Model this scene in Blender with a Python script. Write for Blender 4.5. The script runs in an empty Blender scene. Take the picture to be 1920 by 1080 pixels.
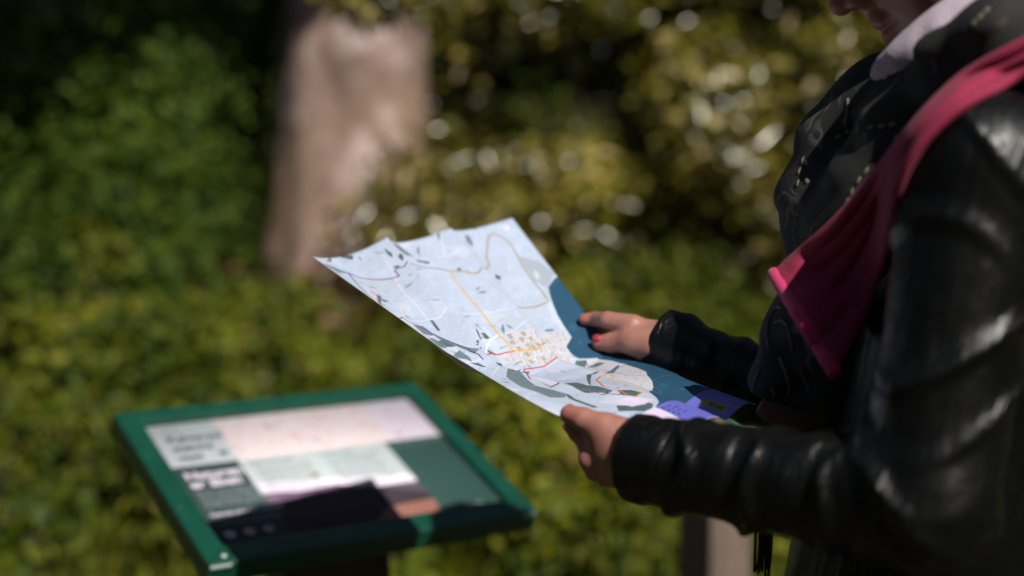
import bpy, bmesh, math, random, time
import numpy as np
from mathutils import Vector, Matrix
from mathutils.bvhtree import BVHTree

SC = bpy.context.scene
COL = SC.collection
RNG = np.random.default_rng(7)
random.seed(7)

# ------------------------------------------------------------------ camera, sky, sun, exposure
CAM_Z, PITCH, FPX = 1.30, math.radians(5.2), 2800.0
cd = bpy.data.cameras.new('camera'); cam = bpy.data.objects.new('camera', cd); COL.objects.link(cam)
cam.location = (0, 0, CAM_Z); cam.rotation_euler = (math.pi/2 - PITCH, 0, 0)
cd.sensor_width = 36.0; cd.lens = 36.0*FPX/1920.0
cd.clip_start = 0.05; cd.clip_end = 500
cd.dof.use_dof = True; cd.dof.focus_distance = 1.50; cd.dof.aperture_fstop = 1.85
cd.dof.aperture_blades = 0
SC.camera = cam

SUN_AZ, SUN_EL = math.radians(148), math.radians(45.5)          # azimuth clockwise from +Y
SUN_DIR = Vector((math.sin(SUN_AZ)*math.cos(SUN_EL), math.cos(SUN_AZ)*math.cos(SUN_EL), math.sin(SUN_EL)))
w = bpy.data.worlds.new('World'); SC.world = w; w.use_nodes = True
nt = w.node_tree; nt.nodes.clear()
sky = nt.nodes.new('ShaderNodeTexSky'); sky.sky_type = 'NISHITA'; sky.sun_disc = False
sky.sun_elevation = SUN_EL; sky.sun_rotation = SUN_AZ
bg = nt.nodes.new('ShaderNodeBackground'); bg.inputs['Strength'].default_value = 0.046
wo = nt.nodes.new('ShaderNodeOutputWorld')
nt.links.new(sky.outputs[0], bg.inputs[0]); nt.links.new(bg.outputs[0], wo.inputs[0])
sl = bpy.data.lights.new('sun', 'SUN'); sl.energy = 5.0; sl.angle = math.radians(0.53); sl.color = (1.0, 0.945, 0.875)
sun = bpy.data.objects.new('sun', sl); COL.objects.link(sun)
sun.rotation_euler = SUN_DIR.to_track_quat('Z', 'Y').to_euler(); sun.location = SUN_DIR*30
SC.view_settings.view_transform = 'Standard'; SC.view_settings.look = 'None'
SC.view_settings.exposure = 0.2; SC.view_settings.gamma = 1.0; SC.view_settings.use_curve_mapping = False
SC.render.engine = 'CYCLES'
SC.cycles.use_denoising = True
SC.cycles.max_bounces = 6; SC.cycles.diffuse_bounces = 3; SC.cycles.glossy_bounces = 3
SC.cycles.transmission_bounces = 3; SC.cycles.transparent_max_bounces = 4
SC.cycles.sample_clamp_indirect = 4.0

# ------------------------------------------------------------------ helpers
CP, SP_ = math.cos(PITCH), math.sin(PITCH)
def P(px, py, d):
    """world point seen at photo pixel (px, py) at distance d along the lens axis"""
    x = (px-960.0)/FPX*d; u = -(py-540.0)/FPX*d
    return np.array((x, d*CP + u*SP_, CAM_Z - d*SP_ + u*CP))
def V(a): return Vector([float(i) for i in a])
def nrm(a):
    a = np.asarray(a, float); return a/np.linalg.norm(a)
def pix(p):
    p = np.asarray(p, float); q = p - np.array((0, 0, CAM_Z))
    d = q[..., 1]*CP - q[..., 2]*SP_; u = q[..., 1]*SP_ + q[..., 2]*CP
    return 960 + q[..., 0]/d*FPX, 540 - u/d*FPX, d

def tag(o, label=None, cat=None, group=None, kind=None):
    if label: o['label'] = label
    if cat: o['category'] = cat
    if group: o['group'] = group
    if kind: o['kind'] = kind
    return o
def empty(name, loc, label=None, cat=None, group=None):
    o = bpy.data.objects.new(name, None); COL.objects.link(o); o.location = V(loc); o.empty_display_size = .1
    bpy.context.view_layer.update()
    return tag(o, label, cat, group)
def link(name, me, mat=None, parent=None, smooth=True):
    o = bpy.data.objects.new(name, me); COL.objects.link(o)
    if mat is not None:
        for m in (mat if isinstance(mat, (list, tuple)) else [mat]): me.materials.append(m)
    if smooth:
        me.polygons.foreach_set('use_smooth', np.ones(len(me.polygons), bool))
    if parent is not None:
        o.parent = parent; o.matrix_parent_inverse = parent.matrix_world.inverted()
    return o
def mesh_np(name, verts, quads=None, tris=None):
    """fast mesh from numpy arrays"""
    me = bpy.data.meshes.new(name)
    verts = np.ascontiguousarray(verts, np.float32).reshape(-1, 3)
    loops, starts, totals, n = [], [], [], 0
    for arr, k in ((quads, 4), (tris, 3)):
        if arr is None or len(arr) == 0: continue
        arr = np.ascontiguousarray(arr, np.int32).reshape(-1, k)
        loops.append(arr.ravel()); starts.append(n + np.arange(len(arr))*k); totals.append(np.full(len(arr), k)); n += arr.size
    me.vertices.add(len(verts)); me.vertices.foreach_set('co', verts.ravel())
    lp = np.concatenate(loops).astype(np.int32); me.loops.add(len(lp)); me.loops.foreach_set('vertex_index', lp)
    st = np.concatenate(starts).astype(np.int32); me.polygons.add(len(st)); me.polygons.foreach_set('loop_start', st)
    me.polygons.foreach_set('loop_total', np.concatenate(totals).astype(np.int32))
    me.update(calc_edges=True); me.validate()
    return me
def bm_mesh(name, bm):
    me = bpy.data.meshes.new(name); bm.to_mesh(me); bm.free(); return me
def box_bm(bm, M, sx, sy, sz, bevel=0.0):
    """box of full size sx, sy, sz in the frame M (4x4)"""
    r = bmesh.ops.create_cube(bm, size=1.0, matrix=M @ Matrix.Diagonal((sx, sy, sz, 1)))
    if bevel:
        ed = list({e for v in r['verts'] for e in v.link_edges})
        bmesh.ops.bevel(bm, geom=ed, offset=bevel, segments=2, affect='EDGES', profile=.6)
def frame(o, x, y, z):
    M = Matrix.Identity(4)
    for i, a in enumerate((x, y, z, o)):
        for j in range(3): M[j][i] = float(a[j])
    return M
def tube_np(path, radii, n=12, cap=True):
    path = np.asarray(path, float); m = len(path)
    tang = np.gradient(path, axis=0); tang /= np.linalg.norm(tang, axis=1)[:, None]+1e-9
    ref = np.array((0, 0, 1.0)) if abs(tang[0][2]) < .9 else np.array((1.0, 0, 0))
    V_, a = [], np.arange(n)/n*2*np.pi
    u = nrm(np.cross(tang[0], ref))
    for i in range(m):
        u = u - tang[i]*(u@tang[i]); u = nrm(u); v = np.cross(tang[i], u)
        V_.append(path[i] + radii[i]*(np.cos(a)[:, None]*u + np.sin(a)[:, None]*v))
    verts = np.concatenate(V_)
    i = np.arange(m-1)[:, None]*n; j = np.arange(n)[None]; k = (j+1) % n
    quads = np.stack([i+j, i+k, i+n+k, i+n+j], -1).reshape(-1, 4)
    tris = None
    if cap:
        verts = np.concatenate([verts, path[:1], path[-1:]]); b = m*n
        jj = np.arange(n); kk = (jj+1) % n
        tris = np.concatenate([np.stack([kk, jj, np.full(n, b)], -1), np.stack([(m-1)*n+jj, (m-1)*n+kk, np.full(n, b+1)], -1)])
    return verts, quads, tris
def join_np(parts):
    vs, qs, ts, n = [], [], [], 0
    for v, q, t in parts:
        vs.append(v)
        if q is not None and len(q): qs.append(np.asarray(q)+n)
        if t is not None and len(t): ts.append(np.asarray(t)+n)
        n += len(v)
    return np.concatenate(vs), (np.concatenate(qs) if qs else None), (np.concatenate(ts) if ts else None)
def vnoise(shape, cells, seed):
    """bilinear value noise 0..1 on an image"""
    r = np.random.default_rng(seed).random((cells[0]+2, cells[1]+2)).astype(np.float32)
    y = np.linspace(0, cells[0], shape[0], endpoint=False); x = np.linspace(0, cells[1], shape[1], endpoint=False)
    y0 = y.astype(int); x0 = x.astype(int); fy = (y-y0)[:, None]; fx = (x-x0)[None]
    fy = fy*fy*(3-2*fy); fx = fx*fx*(3-2*fx)
    a = r[y0][:, x0]; b = r[y0][:, x0+1]; c = r[y0+1][:, x0]; d = r[y0+1][:, x0+1]
    return (a*(1-fx)+b*fx)*(1-fy) + (c*(1-fx)+d*fx)*fy

# ------------------------------------------------------------------ materials
def srgb(r, g, b):
    f = lambda c: (c/255/12.92 if c/255 <= .04045 else ((c/255+.055)/1.055)**2.4)
    return (f(r), f(g), f(b), 1.0)
class NB:
    def __init__(s, name):
        s.m = bpy.data.materials.new(name); s.m.use_nodes = True; s.t = s.m.node_tree; s.t.nodes.clear()
        s.out = s.n('ShaderNodeOutputMaterial'); s.b = s.n('ShaderNodeBsdfPrincipled'); s.l(s.b.outputs[0], s.out.inputs[0])
    def n(s, t, **kw):
        x = s.t.nodes.new(t)
        for k, v in kw.items(): setattr(x, k, v)
        return x
    def l(s, a, b): s.t.links.new(a, b)
    def set(s, **kw):
        for k, v in kw.items(): s.b.inputs[k.replace('_', ' ')].default_value = v
        return s
    def coord(s, kind='Object', scale=(1, 1, 1)):
        c = s.n('ShaderNodeTexCoord'); mp = s.n('ShaderNodeMapping'); mp.inputs['Scale'].default_value = scale
        s.l(c.outputs[kind], mp.inputs[0]); return mp.outputs[0]
    def noise(s, scale, detail=4, rough=.6, vec=None, dist=0.0):
        x = s.n('ShaderNodeTexNoise'); x.inputs['Scale'].default_value = scale; x.inputs['Detail'].default_value = detail
        x.inputs['Roughness'].default_value = rough; x.inputs['Distortion'].default_value = dist
        s.l(vec if vec is not None else s.coord(), x.inputs['Vector']); return x
    def ramp(s, fac, stops, interp='LINEAR'):
        r = s.n('ShaderNodeValToRGB'); r.color_ramp.interpolation = interp
        e = r.color_ramp.elements
        while len(e) < len(stops): e.new(.5)
        for i, (p, c) in enumerate(stops): e[i].position = p; e[i].color = c if len(c) == 4 else (*c, 1)
        s.l(fac, r.inputs[0]); return r.outputs[0]
    def mix(s, fac, a, b, blend='MIX'):
        x = s.n('ShaderNodeMix', data_type='RGBA', blend_type=blend)
        if isinstance(fac, float): x.inputs[0].default_value = fac
        else: s.l(fac, x.inputs[0])
        for v, i in ((a, 6), (b, 7)):
            if isinstance(v, tuple): x.inputs[i].default_value = v if len(v) == 4 else (*v, 1)
            else: s.l(v, x.inputs[i])
        return x.outputs[2]
    def bump(s, h, strength=.3, dist=.01, prev=None):
        x = s.n('ShaderNodeBump'); x.inputs['Strength'].default_value = strength; x.inputs['Distance'].default_value = dist
        s.l(h, x.inputs['Height'])
        if prev is not None: s.l(prev, x.inputs['Normal'])
        s.l(x.outputs[0], s.b.inputs['Normal']); return x.outputs[0]

def leaf_mat(name, stops, rough=.45, spec=.5, trans=.25, clump=None):
    m = NB(name); g = m.n('ShaderNodeNewGeometry')
    c = m.ramp(g.outputs['Random Per Island'], stops)
    if clump:
        nz = m.noise(clump[0], 2, .5)
        c = m.mix(m.ramp(nz.outputs[0], [(.38, (0, 0, 0)), (.62, (1, 1, 1))]), c, m.mix(1.0, c, clump[1], 'MULTIPLY'))
    m.l(c, m.b.inputs['Base Color']); m.set(Roughness=rough); m.b.inputs['Specular IOR Level'].default_value = spec
    tr = m.n('ShaderNodeBsdfTranslucent'); mx = m.n('ShaderNodeMixShader'); mx.inputs[0].default_value = trans
    m.l(m.mix(1.0, c, (1.3, 1.25, .5, 1), 'MULTIPLY'), tr.inputs[0]); m.l(m.b.outputs[0], mx.inputs[1]); m.l(tr.outputs[0], mx.inputs[2]); m.l(mx.outputs[0], m.out.inputs[0])
    return m.m
M = {}
M['leaf_hedge'] = leaf_mat('glossy_hedge_leaf', [(0, (.080, .078, .010)), (.45, (.160, .150, .012)), (.74, (.25, .220, .026)), (.88, (.44, .34, .10)), (1, (.60, .49, .29))], .24, .75, .30, (1.3, (.6, .6, .55, 1)))  # palest leaf tones painted in to stand for bright glints
M['leaf_bush'] = leaf_mat('soft_bush_leaf', [(0, (.034, .066, .006)), (.6, (.064, .115, .008)), (1, (.125, .150, .014))], .6, .2, .35, (1.8, (.6, .65, .6, 1)))
M['leaf_ground'] = leaf_mat('yellow_green_ground_leaf', [(0, (.050, .080, .006)), (.55, (.130, .160, .006)), (.88, (.27, .25, .012)), (.97, (.20, .15, .04)), (1, (.24, .18, .07))], .6, .25, .36, (1.5, (.45, .55, .5, 1)))
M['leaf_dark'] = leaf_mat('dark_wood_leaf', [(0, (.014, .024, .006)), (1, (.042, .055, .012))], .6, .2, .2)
M['leaf_dead'] = leaf_mat('fallen_brown_leaf', [(0, (.12, .045, .02)), (.6, (.22, .10, .05)), (1, (.32, .20, .13))], .7, .3, .1)

def bark_mat():
    m = NB('tree_bark'); v = m.coord('Object', (5, 5, 1.4))
    a = m.noise(2.2, 6, .65, v, .6); b = m.noise(1.0, 3, .5, m.coord('Object', (1.6, 1.6, 1.2)))
    c = m.ramp(a.outputs[0], [(.3, (.085, .052, .042)), (.5, (.20, .132, .108)), (.72, (.36, .265, .24))])
    c = m.mix(m.ramp(b.outputs[0], [(.42, (0, 0, 0)), (.6, (1, 1, 1))]), c, m.mix(.6, c, (.24, .155, .085, 1)))
    e = m.noise(4.2, 2, .5, m.coord('Object', (1, 1, .8)))
    c = m.mix(m.ramp(e.outputs[0], [(.54, (0, 0, 0)), (.63, (.8, .8, .8))]), c, (.46, .355, .33, 1))
    m.l(c, m.b.inputs['Base Color']); m.set(Roughness=.85); m.bump(a.outputs[0], .8, .03); return m.m
M['bark'] = bark_mat()
def wood_mat(name, dark, light, sc=(14, 14, .9)):
    m = NB(name); a = m.noise(3.0, 5, .6, m.coord('Object', sc), .4)
    m.l(m.ramp(a.outputs[0], [(.3, dark), (.7, light)]), m.b.inputs['Base Color']); m.set(Roughness=.75); m.bump(a.outputs[0], .4, .004); return m.m
M['stem'] = NB('dark_twig').set(Base_Color=(.022, .018, .011, 1), Roughness=.9).m
M['wood_dark'] = wood_mat('brown_stained_wood', (.055, .035, .022), (.10, .062, .038))
M['wood_grey'] = wood_mat('weathered_wood', (.10, .072, .056), (.19, .138, .108))
def soil_mat():
    m = NB('soil_and_litter'); a = m.noise(3.0, 8, .65)
    m.l(m.ramp(a.outputs[0], [(.3, (.018, .018, .006)), (.55, (.045, .042, .012)), (.75, (.075, .055, .025))]), m.b.inputs['Base Color'])
    m.set(Roughness=.95); m.bump(a.outputs[0], .7, .05); return m.m
M['soil'] = soil_mat()
def green_mat():
    m = NB('green_painted_metal'); a = m.noise(30, 4, .6); b = m.noise(180, 3, .6)
    c = m.mix(m.ramp(a.outputs[0], [(.35, (0, 0, 0)), (.7, (1, 1, 1))]), (.003, .046, .028, 1), (.004, .062, .038, 1))
    c = m.mix(m.ramp(b.outputs[0], [(.70, (0, 0, 0)), (.76, (1, 1, 1))]), c, (.16, .24, .20, 1))
    m.l(c, m.b.inputs['Base Color']); m.set(Roughness=.36); m.bump(b.outputs[0], .08, .001); return m.m
M['green'] = green_mat()
M['worn'] = NB('worn_pale_edge').set(Base_Color=(.34, .42, .38, 1), Roughness=.5).m
def fabric_mat(name, c1, c2, scale=400, rough=.9, fold=None):
    m = NB(name); a = m.noise(scale, 3, .6); b = m.noise(26, 3, .5)
    c = m.mix(b.outputs[0], c1, c2); m.l(c, m.b.inputs['Base Color']); m.set(Roughness=rough)
    m.b.inputs['Sheen Weight'].default_value = .15
    m.bump(a.outputs[0], .5, .002); return m.m
M['pink'] = fabric_mat('magenta_knit', (.205, .007, .036, 1), (.285, .012, .058, 1), 520)
M['pink'].node_tree.nodes['Principled BSDF'].inputs['Sheen Weight'].default_value = .03
M['pink_hem'] = fabric_mat('sunlit_pink_edging', (.52, .022, .125, 1), (.38, .016, .085, 1), 420)  # pink brightened so the hem looks sunlit even in shade
M['collar'] = fabric_mat('pale_lilac_cotton', (.33, .27, .33, 1), (.40, .34, .40, 1), 300)
M['brown_hem'] = fabric_mat('rust_brown_border', (.13, .045, .028, 1), (.09, .035, .024, 1), 300)
M['dress'] = fabric_mat('black_wool', (.007, .008, .008, 1), (.010, .010, .010, 1), 300)
M['hair'] = fabric_mat('brown_hair', (.06, .032, .018, 1), (.10, .055, .03, 1), 120, .5)
def floral_mat():
    m = NB('black_floral_cloth'); co = m.coord()
    v = m.n('ShaderNodeTexVoronoi', feature='DISTANCE_TO_EDGE'); v.inputs['Scale'].default_value = 15
    d = m.noise(14, 2, .5, co); mv = m.mix(.22, co, d.outputs[1])
    m.l(mv, v.inputs['Vector'])
    line = m.ramp(v.outputs[0], [(.0, (1, 1, 1)), (.028, (1, 1, 1)), (.05, (0, 0, 0))])
    gate = m.ramp(m.noise(17, 2, .5, co).outputs[0], [(.55, (0, 0, 0)), (.60, (1, 1, 1))])
    f = m.mix(1.0, line, gate, 'MULTIPLY')
    hue = m.ramp(m.noise(20, 1, .5, co).outputs[0], [(.35, (.32, .32, .20)), (.5, (.22, .24, .23)), (.65, (.34, .16, .05))])
    base = m.mix(m.noise(30, 3).outputs[0], (.006, .007, .007, 1), (.012, .012, .012, 1))
    m.l(m.mix(f, base, m.mix(.22, base, hue)), m.b.inputs['Base Color']); m.set(Roughness=.85)
    m.bump(m.noise(380, 3).outputs[0], .4, .002); return m.m
M['floral'] = floral_mat()
M['stitch'] = fabric_mat('pale_embroidery', (.12, .12, .05, 1), (.16, .14, .11, 1), 500)
def leather_mat():
    m = NB('black_leather'); a = m.noise(260, 4, .6); b = m.noise(14, 4, .55)
    m.l(m.mix(b.outputs[0], (.0020, .0022, .0021, 1), (.0038, .0041, .0038, 1)), m.b.inputs['Base Color'])
    m.l(m.ramp(b.outputs[0], [(.3, (.29, .29, .29)), (.7, (.41, .41, .41))]), m.b.inputs['Roughness'])
    m.b.inputs['Specular IOR Level'].default_value = .22
    n1 = m.bump(b.outputs[0], .3, .008); co = m.coord(); dt = m.n('ShaderNodeVectorMath', operation='DOT_PRODUCT'); m.l(co, dt.inputs[0]); dt.inputs[1].default_value = (-.80, .59, .12)
    sc = m.n('ShaderNodeVectorMath', operation='SCALE'); sc.inputs[0].default_value = (-.80, .59, .12); m.l(dt.outputs['Value'], sc.inputs['Scale'])
    s2 = m.n('ShaderNodeVectorMath', operation='MULTIPLY_ADD'); m.l(sc.outputs[0], s2.inputs[0]); s2.inputs[1].default_value = (4.5, 4.5, 4.5); m.l(co, s2.inputs[2])
    n2 = m.bump(m.noise(15, 4, .6, s2.outputs[0], .6).outputs[0], .55, .006, n1); m.bump(a.outputs[0], .14, .0010, n2); return m.m
M['leather'] = leather_mat()
def skin_mat():
    m = NB('skin'); a = m.noise(40, 4, .6); b = m.noise(320, 3, .6)
    at = m.n('ShaderNodeAttribute', attribute_name='tint')
    c = m.mix(m.ramp(a.outputs[0], [(.35, (0, 0, 0)), (.7, (1, 1, 1))]), (.285, .125, .092, 1), (.34, .165, .125, 1))
    c = m.mix(at.outputs['Fac'], c, (.30, .085, .072, 1))
    m.l(c, m.b.inputs['Base Color']); m.set(Roughness=.48)
    m.b.inputs['Subsurface Weight'].default_value = .12; m.b.inputs['Subsurface Radius'].default_value = (1, .35, .2); m.b.inputs['Subsurface Scale'].default_value = .006
    m.bump(b.outputs[0], .18, .0012); return m.m
M['skin'] = skin_mat()
M['nail_red'] = NB('red_nail_varnish').set(Base_Color=(.26, .018, .028, 1), Roughness=.55).m
M['nail'] = NB('bare_nail').set(Base_Color=(.70, .50, .42, 1), Roughness=.3).m
M['silver'] = NB('dull_silver').set(Base_Color=(.55, .56, .56, 1), Metallic=1.0, Roughness=.3).m
M['dark_lens'] = NB('dark_lens').set(Base_Color=(.006, .006, .007, 1), Roughness=.08).m
M['paper_back'] = NB('white_paper_back').set(Base_Color=(.62, .62, .60, 1), Roughness=.6).m
M['board_back'] = NB('grey_backing_board').set(Base_Color=(.10, .10, .10, 1), Roughness=.6).m

# ------------------------------------------------------------------ flat print: a small rasteriser for the two printed sheets
_font_cache = {}
def text_tris(s, bold=0.0):
    """triangles of a line of text, unit size, origin at the left of the baseline"""
    key = (s, bold)
    if key not in _font_cache:
        c = bpy.data.curves.new('lettering', 'FONT'); c.body = s; c.size = 1.0; c.offset = bold; c.resolution_u = 3
        o = bpy.data.objects.new('lettering', c); COL.objects.link(o)
        dg = bpy.context.evaluated_depsgraph_get(); me = o.evaluated_get(dg).to_mesh()
        me.calc_loop_triangles()
        v = np.array([x.co[:2] for x in me.vertices]); t = np.array([x.vertices[:] for x in me.loop_triangles])
        o.evaluated_get(dg).to_mesh_clear(); bpy.data.objects.remove(o); bpy.data.curves.remove(c)
        _font_cache[key] = (v, t)
    return _font_cache[key]
class Canvas:
    def __init__(s, w, h, col):
        s.w, s.h = w, h; s.a = np.empty((h, w, 3), np.float32); s.a[:] = np.array(col, np.float32)/255
    def _bb(s, p, pad):
        x0 = int(max(0, math.floor(p[:, 0].min()-pad))); x1 = int(min(s.w, math.ceil(p[:, 0].max()+pad)+1))
        y0 = int(max(0, math.floor(p[:, 1].min()-pad))); y1 = int(min(s.h, math.ceil(p[:, 1].max()+pad)+1))
        return x0, x1, y0, y1
    def _blend(s, x0, x1, y0, y1, k, col):
        c = np.array(col, np.float32)/255
        s.a[y0:y1, x0:x1] = s.a[y0:y1, x0:x1]*(1-k[..., None]) + c*k[..., None]
    def poly(s, pts, col, alpha=1.0, noise=None):
        p = np.asarray(pts, float); x0, x1, y0, y1 = s._bb(p, 1)
        if x1 <= x0 or y1 <= y0: return
        acc = np.zeros((y1-y0, x1-x0), np.float32)
        for ox in (.25, .75):
            for oy in (.25, .75):
                X = (np.arange(x0, x1)+ox)[None]; Y = (np.arange(y0, y1)+oy)[:, None]
                ins = np.zeros((y1-y0, x1-x0), bool)
                for i in range(len(p)):
                    ax, ay = p[i]; bx, by = p[(i+1) % len(p)]
                    if ay == by: continue
                    ins ^= ((ay > Y) != (by > Y)) & (X < (bx-ax)*(Y-ay)/(by-ay)+ax)
                acc += ins*.25
        if noise is not None: acc = acc*noise[y0:y1, x0:x1]
        s._blend(x0, x1, y0, y1, acc*alpha, col)
    def line(s, pts, wd, col, alpha=1.0, dash=None):
        p = np.asarray(pts, float); run = 0.0
        x0, x1, y0, y1 = s._bb(p, wd+1)
        if x1 <= x0 or y1 <= y0: return
        X = (np.arange(x0, x1)+.5)[None]; Y = (np.arange(y0, y1)+.5)[:, None]
        best = np.zeros((y1-y0, x1-x0), np.float32)
        for i in range(len(p)-1):
            a, b = p[i], p[i+1]; d = b-a; L = math.hypot(*d)
            if L < 1e-6: continue
            t = np.clip(((X-a[0])*d[0]+(Y-a[1])*d[1])/(L*L), 0, 1)
            dist = np.hypot(X-a[0]-d[0]*t, Y-a[1]-d[1]*t)
            k = np.clip(wd/2+.5-dist, 0, 1)
            if dash: k = k*(((t*L+run) % dash) < dash*.55)
            best = np.maximum(best, k); run += L
        s._blend(x0, x1, y0, y1, best*alpha, col)
    def disc(s, c, r, col, alpha=1.0):
        a = np.arange(24)/24*2*np.pi; s.poly(np.stack([c[0]+r*np.cos(a), c[1]+r*np.sin(a)], -1), col, alpha)
    def text(s, txt, o, xdir, ydir, col, bold=0.0, alpha=1.0):
        """o = baseline origin; xdir, ydir = canvas vectors of one unit of text width and height"""
        v, t = text_tris(txt, bold)
        if len(t) == 0: return
        p = np.asarray(o, float) + v[:, :1]*np.asarray(xdir, float) + v[:, 1:2]*np.asarray(ydir, float)
        x0, x1, y0, y1 = s._bb(p, 1)
        if x1 <= x0 or y1 <= y0: return
        N = 3; acc = np.zeros(((y1-y0)*N, (x1-x0)*N), bool)
        for tri in t:
            q = (p[tri]-np.array((x0, y0)))*N
            a0 = int(max(0, q[:, 0].min())); a1 = int(min(acc.shape[1], q[:, 0].max()+2))
            b0 = int(max(0, q[:, 1].min())); b1 = int(min(acc.shape[0], q[:, 1].max()+2))
            if a1 <= a0 or b1 <= b0: continue
            X = (np.arange(a0, a1)+.5)[None]; Y = (np.arange(b0, b1)+.5)[:, None]
            e = [(q[(i+1) % 3, 0]-q[i, 0])*(Y-q[i, 1])-(q[(i+1) % 3, 1]-q[i, 1])*(X-q[i, 0]) for i in range(3)]
            acc[b0:b1, a0:a1] |= ((e[0] >= 0) & (e[1] >= 0) & (e[2] >= 0)) | ((e[0] <= 0) & (e[1] <= 0) & (e[2] <= 0))
        k = acc.reshape(y1-y0, N, x1-x0, N).mean((1, 3)).astype(np.float32)
        s._blend(x0, x1, y0, y1, k*alpha, col)
    def image(s, name):
        im = bpy.data.images.new(name, s.w, s.h, alpha=False)
        px = np.ones((s.h, s.w, 4), np.float32); px[..., :3] = np.clip(s.a, 0, 1)
        im.pixels.foreach_set(px[::-1].ravel()); im.update(); im.pack(); return im
def print_mat(name, im, rough=.5, spec=.4, trans=0.0):
    m = NB(name); t = m.n('ShaderNodeTexImage'); t.image = im; t.extension = 'EXTEND'; t.interpolation = 'Cubic'
    uv = m.n('ShaderNodeUVMap'); uv.uv_map = 'UVMap'; m.l(uv.outputs[0], t.inputs[0]); m.l(t.outputs[0], m.b.inputs['Base Color'])
    m.set(Roughness=rough); m.b.inputs['Specular IOR Level'].default_value = spec
    nz = m.noise(60, 3, .5); m.bump(nz.outputs[0], .05, .002)
    return m.m

# ------------------------------------------------------------------ SDF meshing (surface nets)
def surface_nets(v, o, h):
    s = v < 0; nx, ny, nz = v.shape
    cnt = np.zeros((nx-1, ny-1, nz-1), np.int8)
    offs = [(i, j, k) for i in (0, 1) for j in (0, 1) for k in (0, 1)]
    for i, j, k in offs: cnt += s[i:nx-1+i, j:ny-1+j, k:nz-1+k]
    act = (cnt > 0) & (cnt < 8); c = np.argwhere(act)
    idx = np.full(act.shape, -1, np.int32); idx[act] = np.arange(len(c))
    val = np.stack([v[c[:, 0]+i, c[:, 1]+j, c[:, 2]+k] for i, j, k in offs], 1)
    acc = np.zeros((len(c), 3)); n = np.zeros(len(c)); O = np.array(offs, float)
    for a in range(8):
        for b in range(a+1, 8):
            if np.abs(O[a]-O[b]).sum() != 1: continue
            va, vb = val[:, a], val[:, b]; m = (va < 0) != (vb < 0)
            t = np.where(m, va/np.where(m, va-vb, 1), 0)
            acc += np.where(m[:, None], O[a]+(O[b]-O[a])*t[:, None], 0); n += m
    verts = (c+acc/n[:, None])*h + np.asarray(o)
    quads = []
    for ax in range(3):
        sl0 = [slice(1, -1)]*3; sl1 = [slice(1, -1)]*3
        sl0[ax] = slice(0, v.shape[ax]-1); sl1[ax] = slice(1, v.shape[ax])
        s0, s1 = s[tuple(sl0)], s[tuple(sl1)]
        e = np.argwhere(s0 != s1)
        if not len(e): continue
        fl = s0[e[:, 0], e[:, 1], e[:, 2]]
        b = e.copy()
        for q in range(3):
            if q != ax: b[:, q] += 1
        u_, w_ = [q for q in range(3) if q != ax]
        def cell(du, dw):
            cc = b.copy(); cc[:, u_] += du; cc[:, w_] += dw; return idx[cc[:, 0], cc[:, 1], cc[:, 2]]
        Q = np.stack([cell(-1, -1), cell(0, -1), cell(0, 0), cell(-1, 0)], 1)
        flip = ~fl if ax != 1 else fl
        Q[flip] = Q[flip][:, ::-1]; quads.append(Q)
    return verts, np.concatenate(quads), None
def grid_sdf(fn, lo, hi, h):
    lo = np.asarray(lo, float); n = [int(math.ceil((hi[i]-lo[i])/h))+1 for i in range(3)]
    g = [(lo[i]+np.arange(n[i])*h).astype(np.float32) for i in range(3)]
    X, Y, Z = np.meshgrid(*g, indexing='ij')
    d = fn(X, Y, Z)
    return surface_nets(d, lo, h)
def rc(p, a, b, ra, rb):
    """round cone; also works as capsule"""
    X, Y, Z = p; a = np.asarray(a, np.float32); b = np.asarray(b, np.float32); d = b-a; L = float(d@d)+1e-12
    t = np.clip(((X-a[0])*d[0]+(Y-a[1])*d[1]+(Z-a[2])*d[2])/L, 0, 1)
    return np.sqrt((X-a[0]-d[0]*t)**2+(Y-a[1]-d[1]*t)**2+(Z-a[2]-d[2]*t)**2)-(ra+(rb-ra)*t)
def sph(p, c, r): return np.sqrt((p[0]-c[0])**2+(p[1]-c[1])**2+(p[2]-c[2])**2)-r
def ell(p, c, r):
    x, y, z = p[0]-c[0], p[1]-c[1], p[2]-c[2]
    k0 = np.sqrt((x/r[0])**2+(y/r[1])**2+(z/r[2])**2); k1 = np.sqrt((x/r[0]**2)**2+(y/r[1]**2)**2+(z/r[2]**2)**2)
    return k0*(k0-1)/(k1+1e-9)
def smin(a, b, k):
    h = np.clip(.5+.5*(b-a)/k, 0, 1); return b*(1-h)+a*h-k*h*(1-h)
def smax(a, b, k): return -smin(-a, -b, k)
def chain(p, pts, rad, k=.004):
    d = None
    for i in range(len(pts)-1):
        e = rc(p, pts[i], pts[i+1], rad[i], rad[i+1]); d = e if d is None else smin(d, e, k)
    return d
def local(X, Y, Z, o, ax):
    q = (X-o[0], Y-o[1], Z-o[2])
    return tuple((q[0]*a[0]+q[1]*a[1]+q[2]*a[2]).astype(np.float32) for a in ax)

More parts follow.
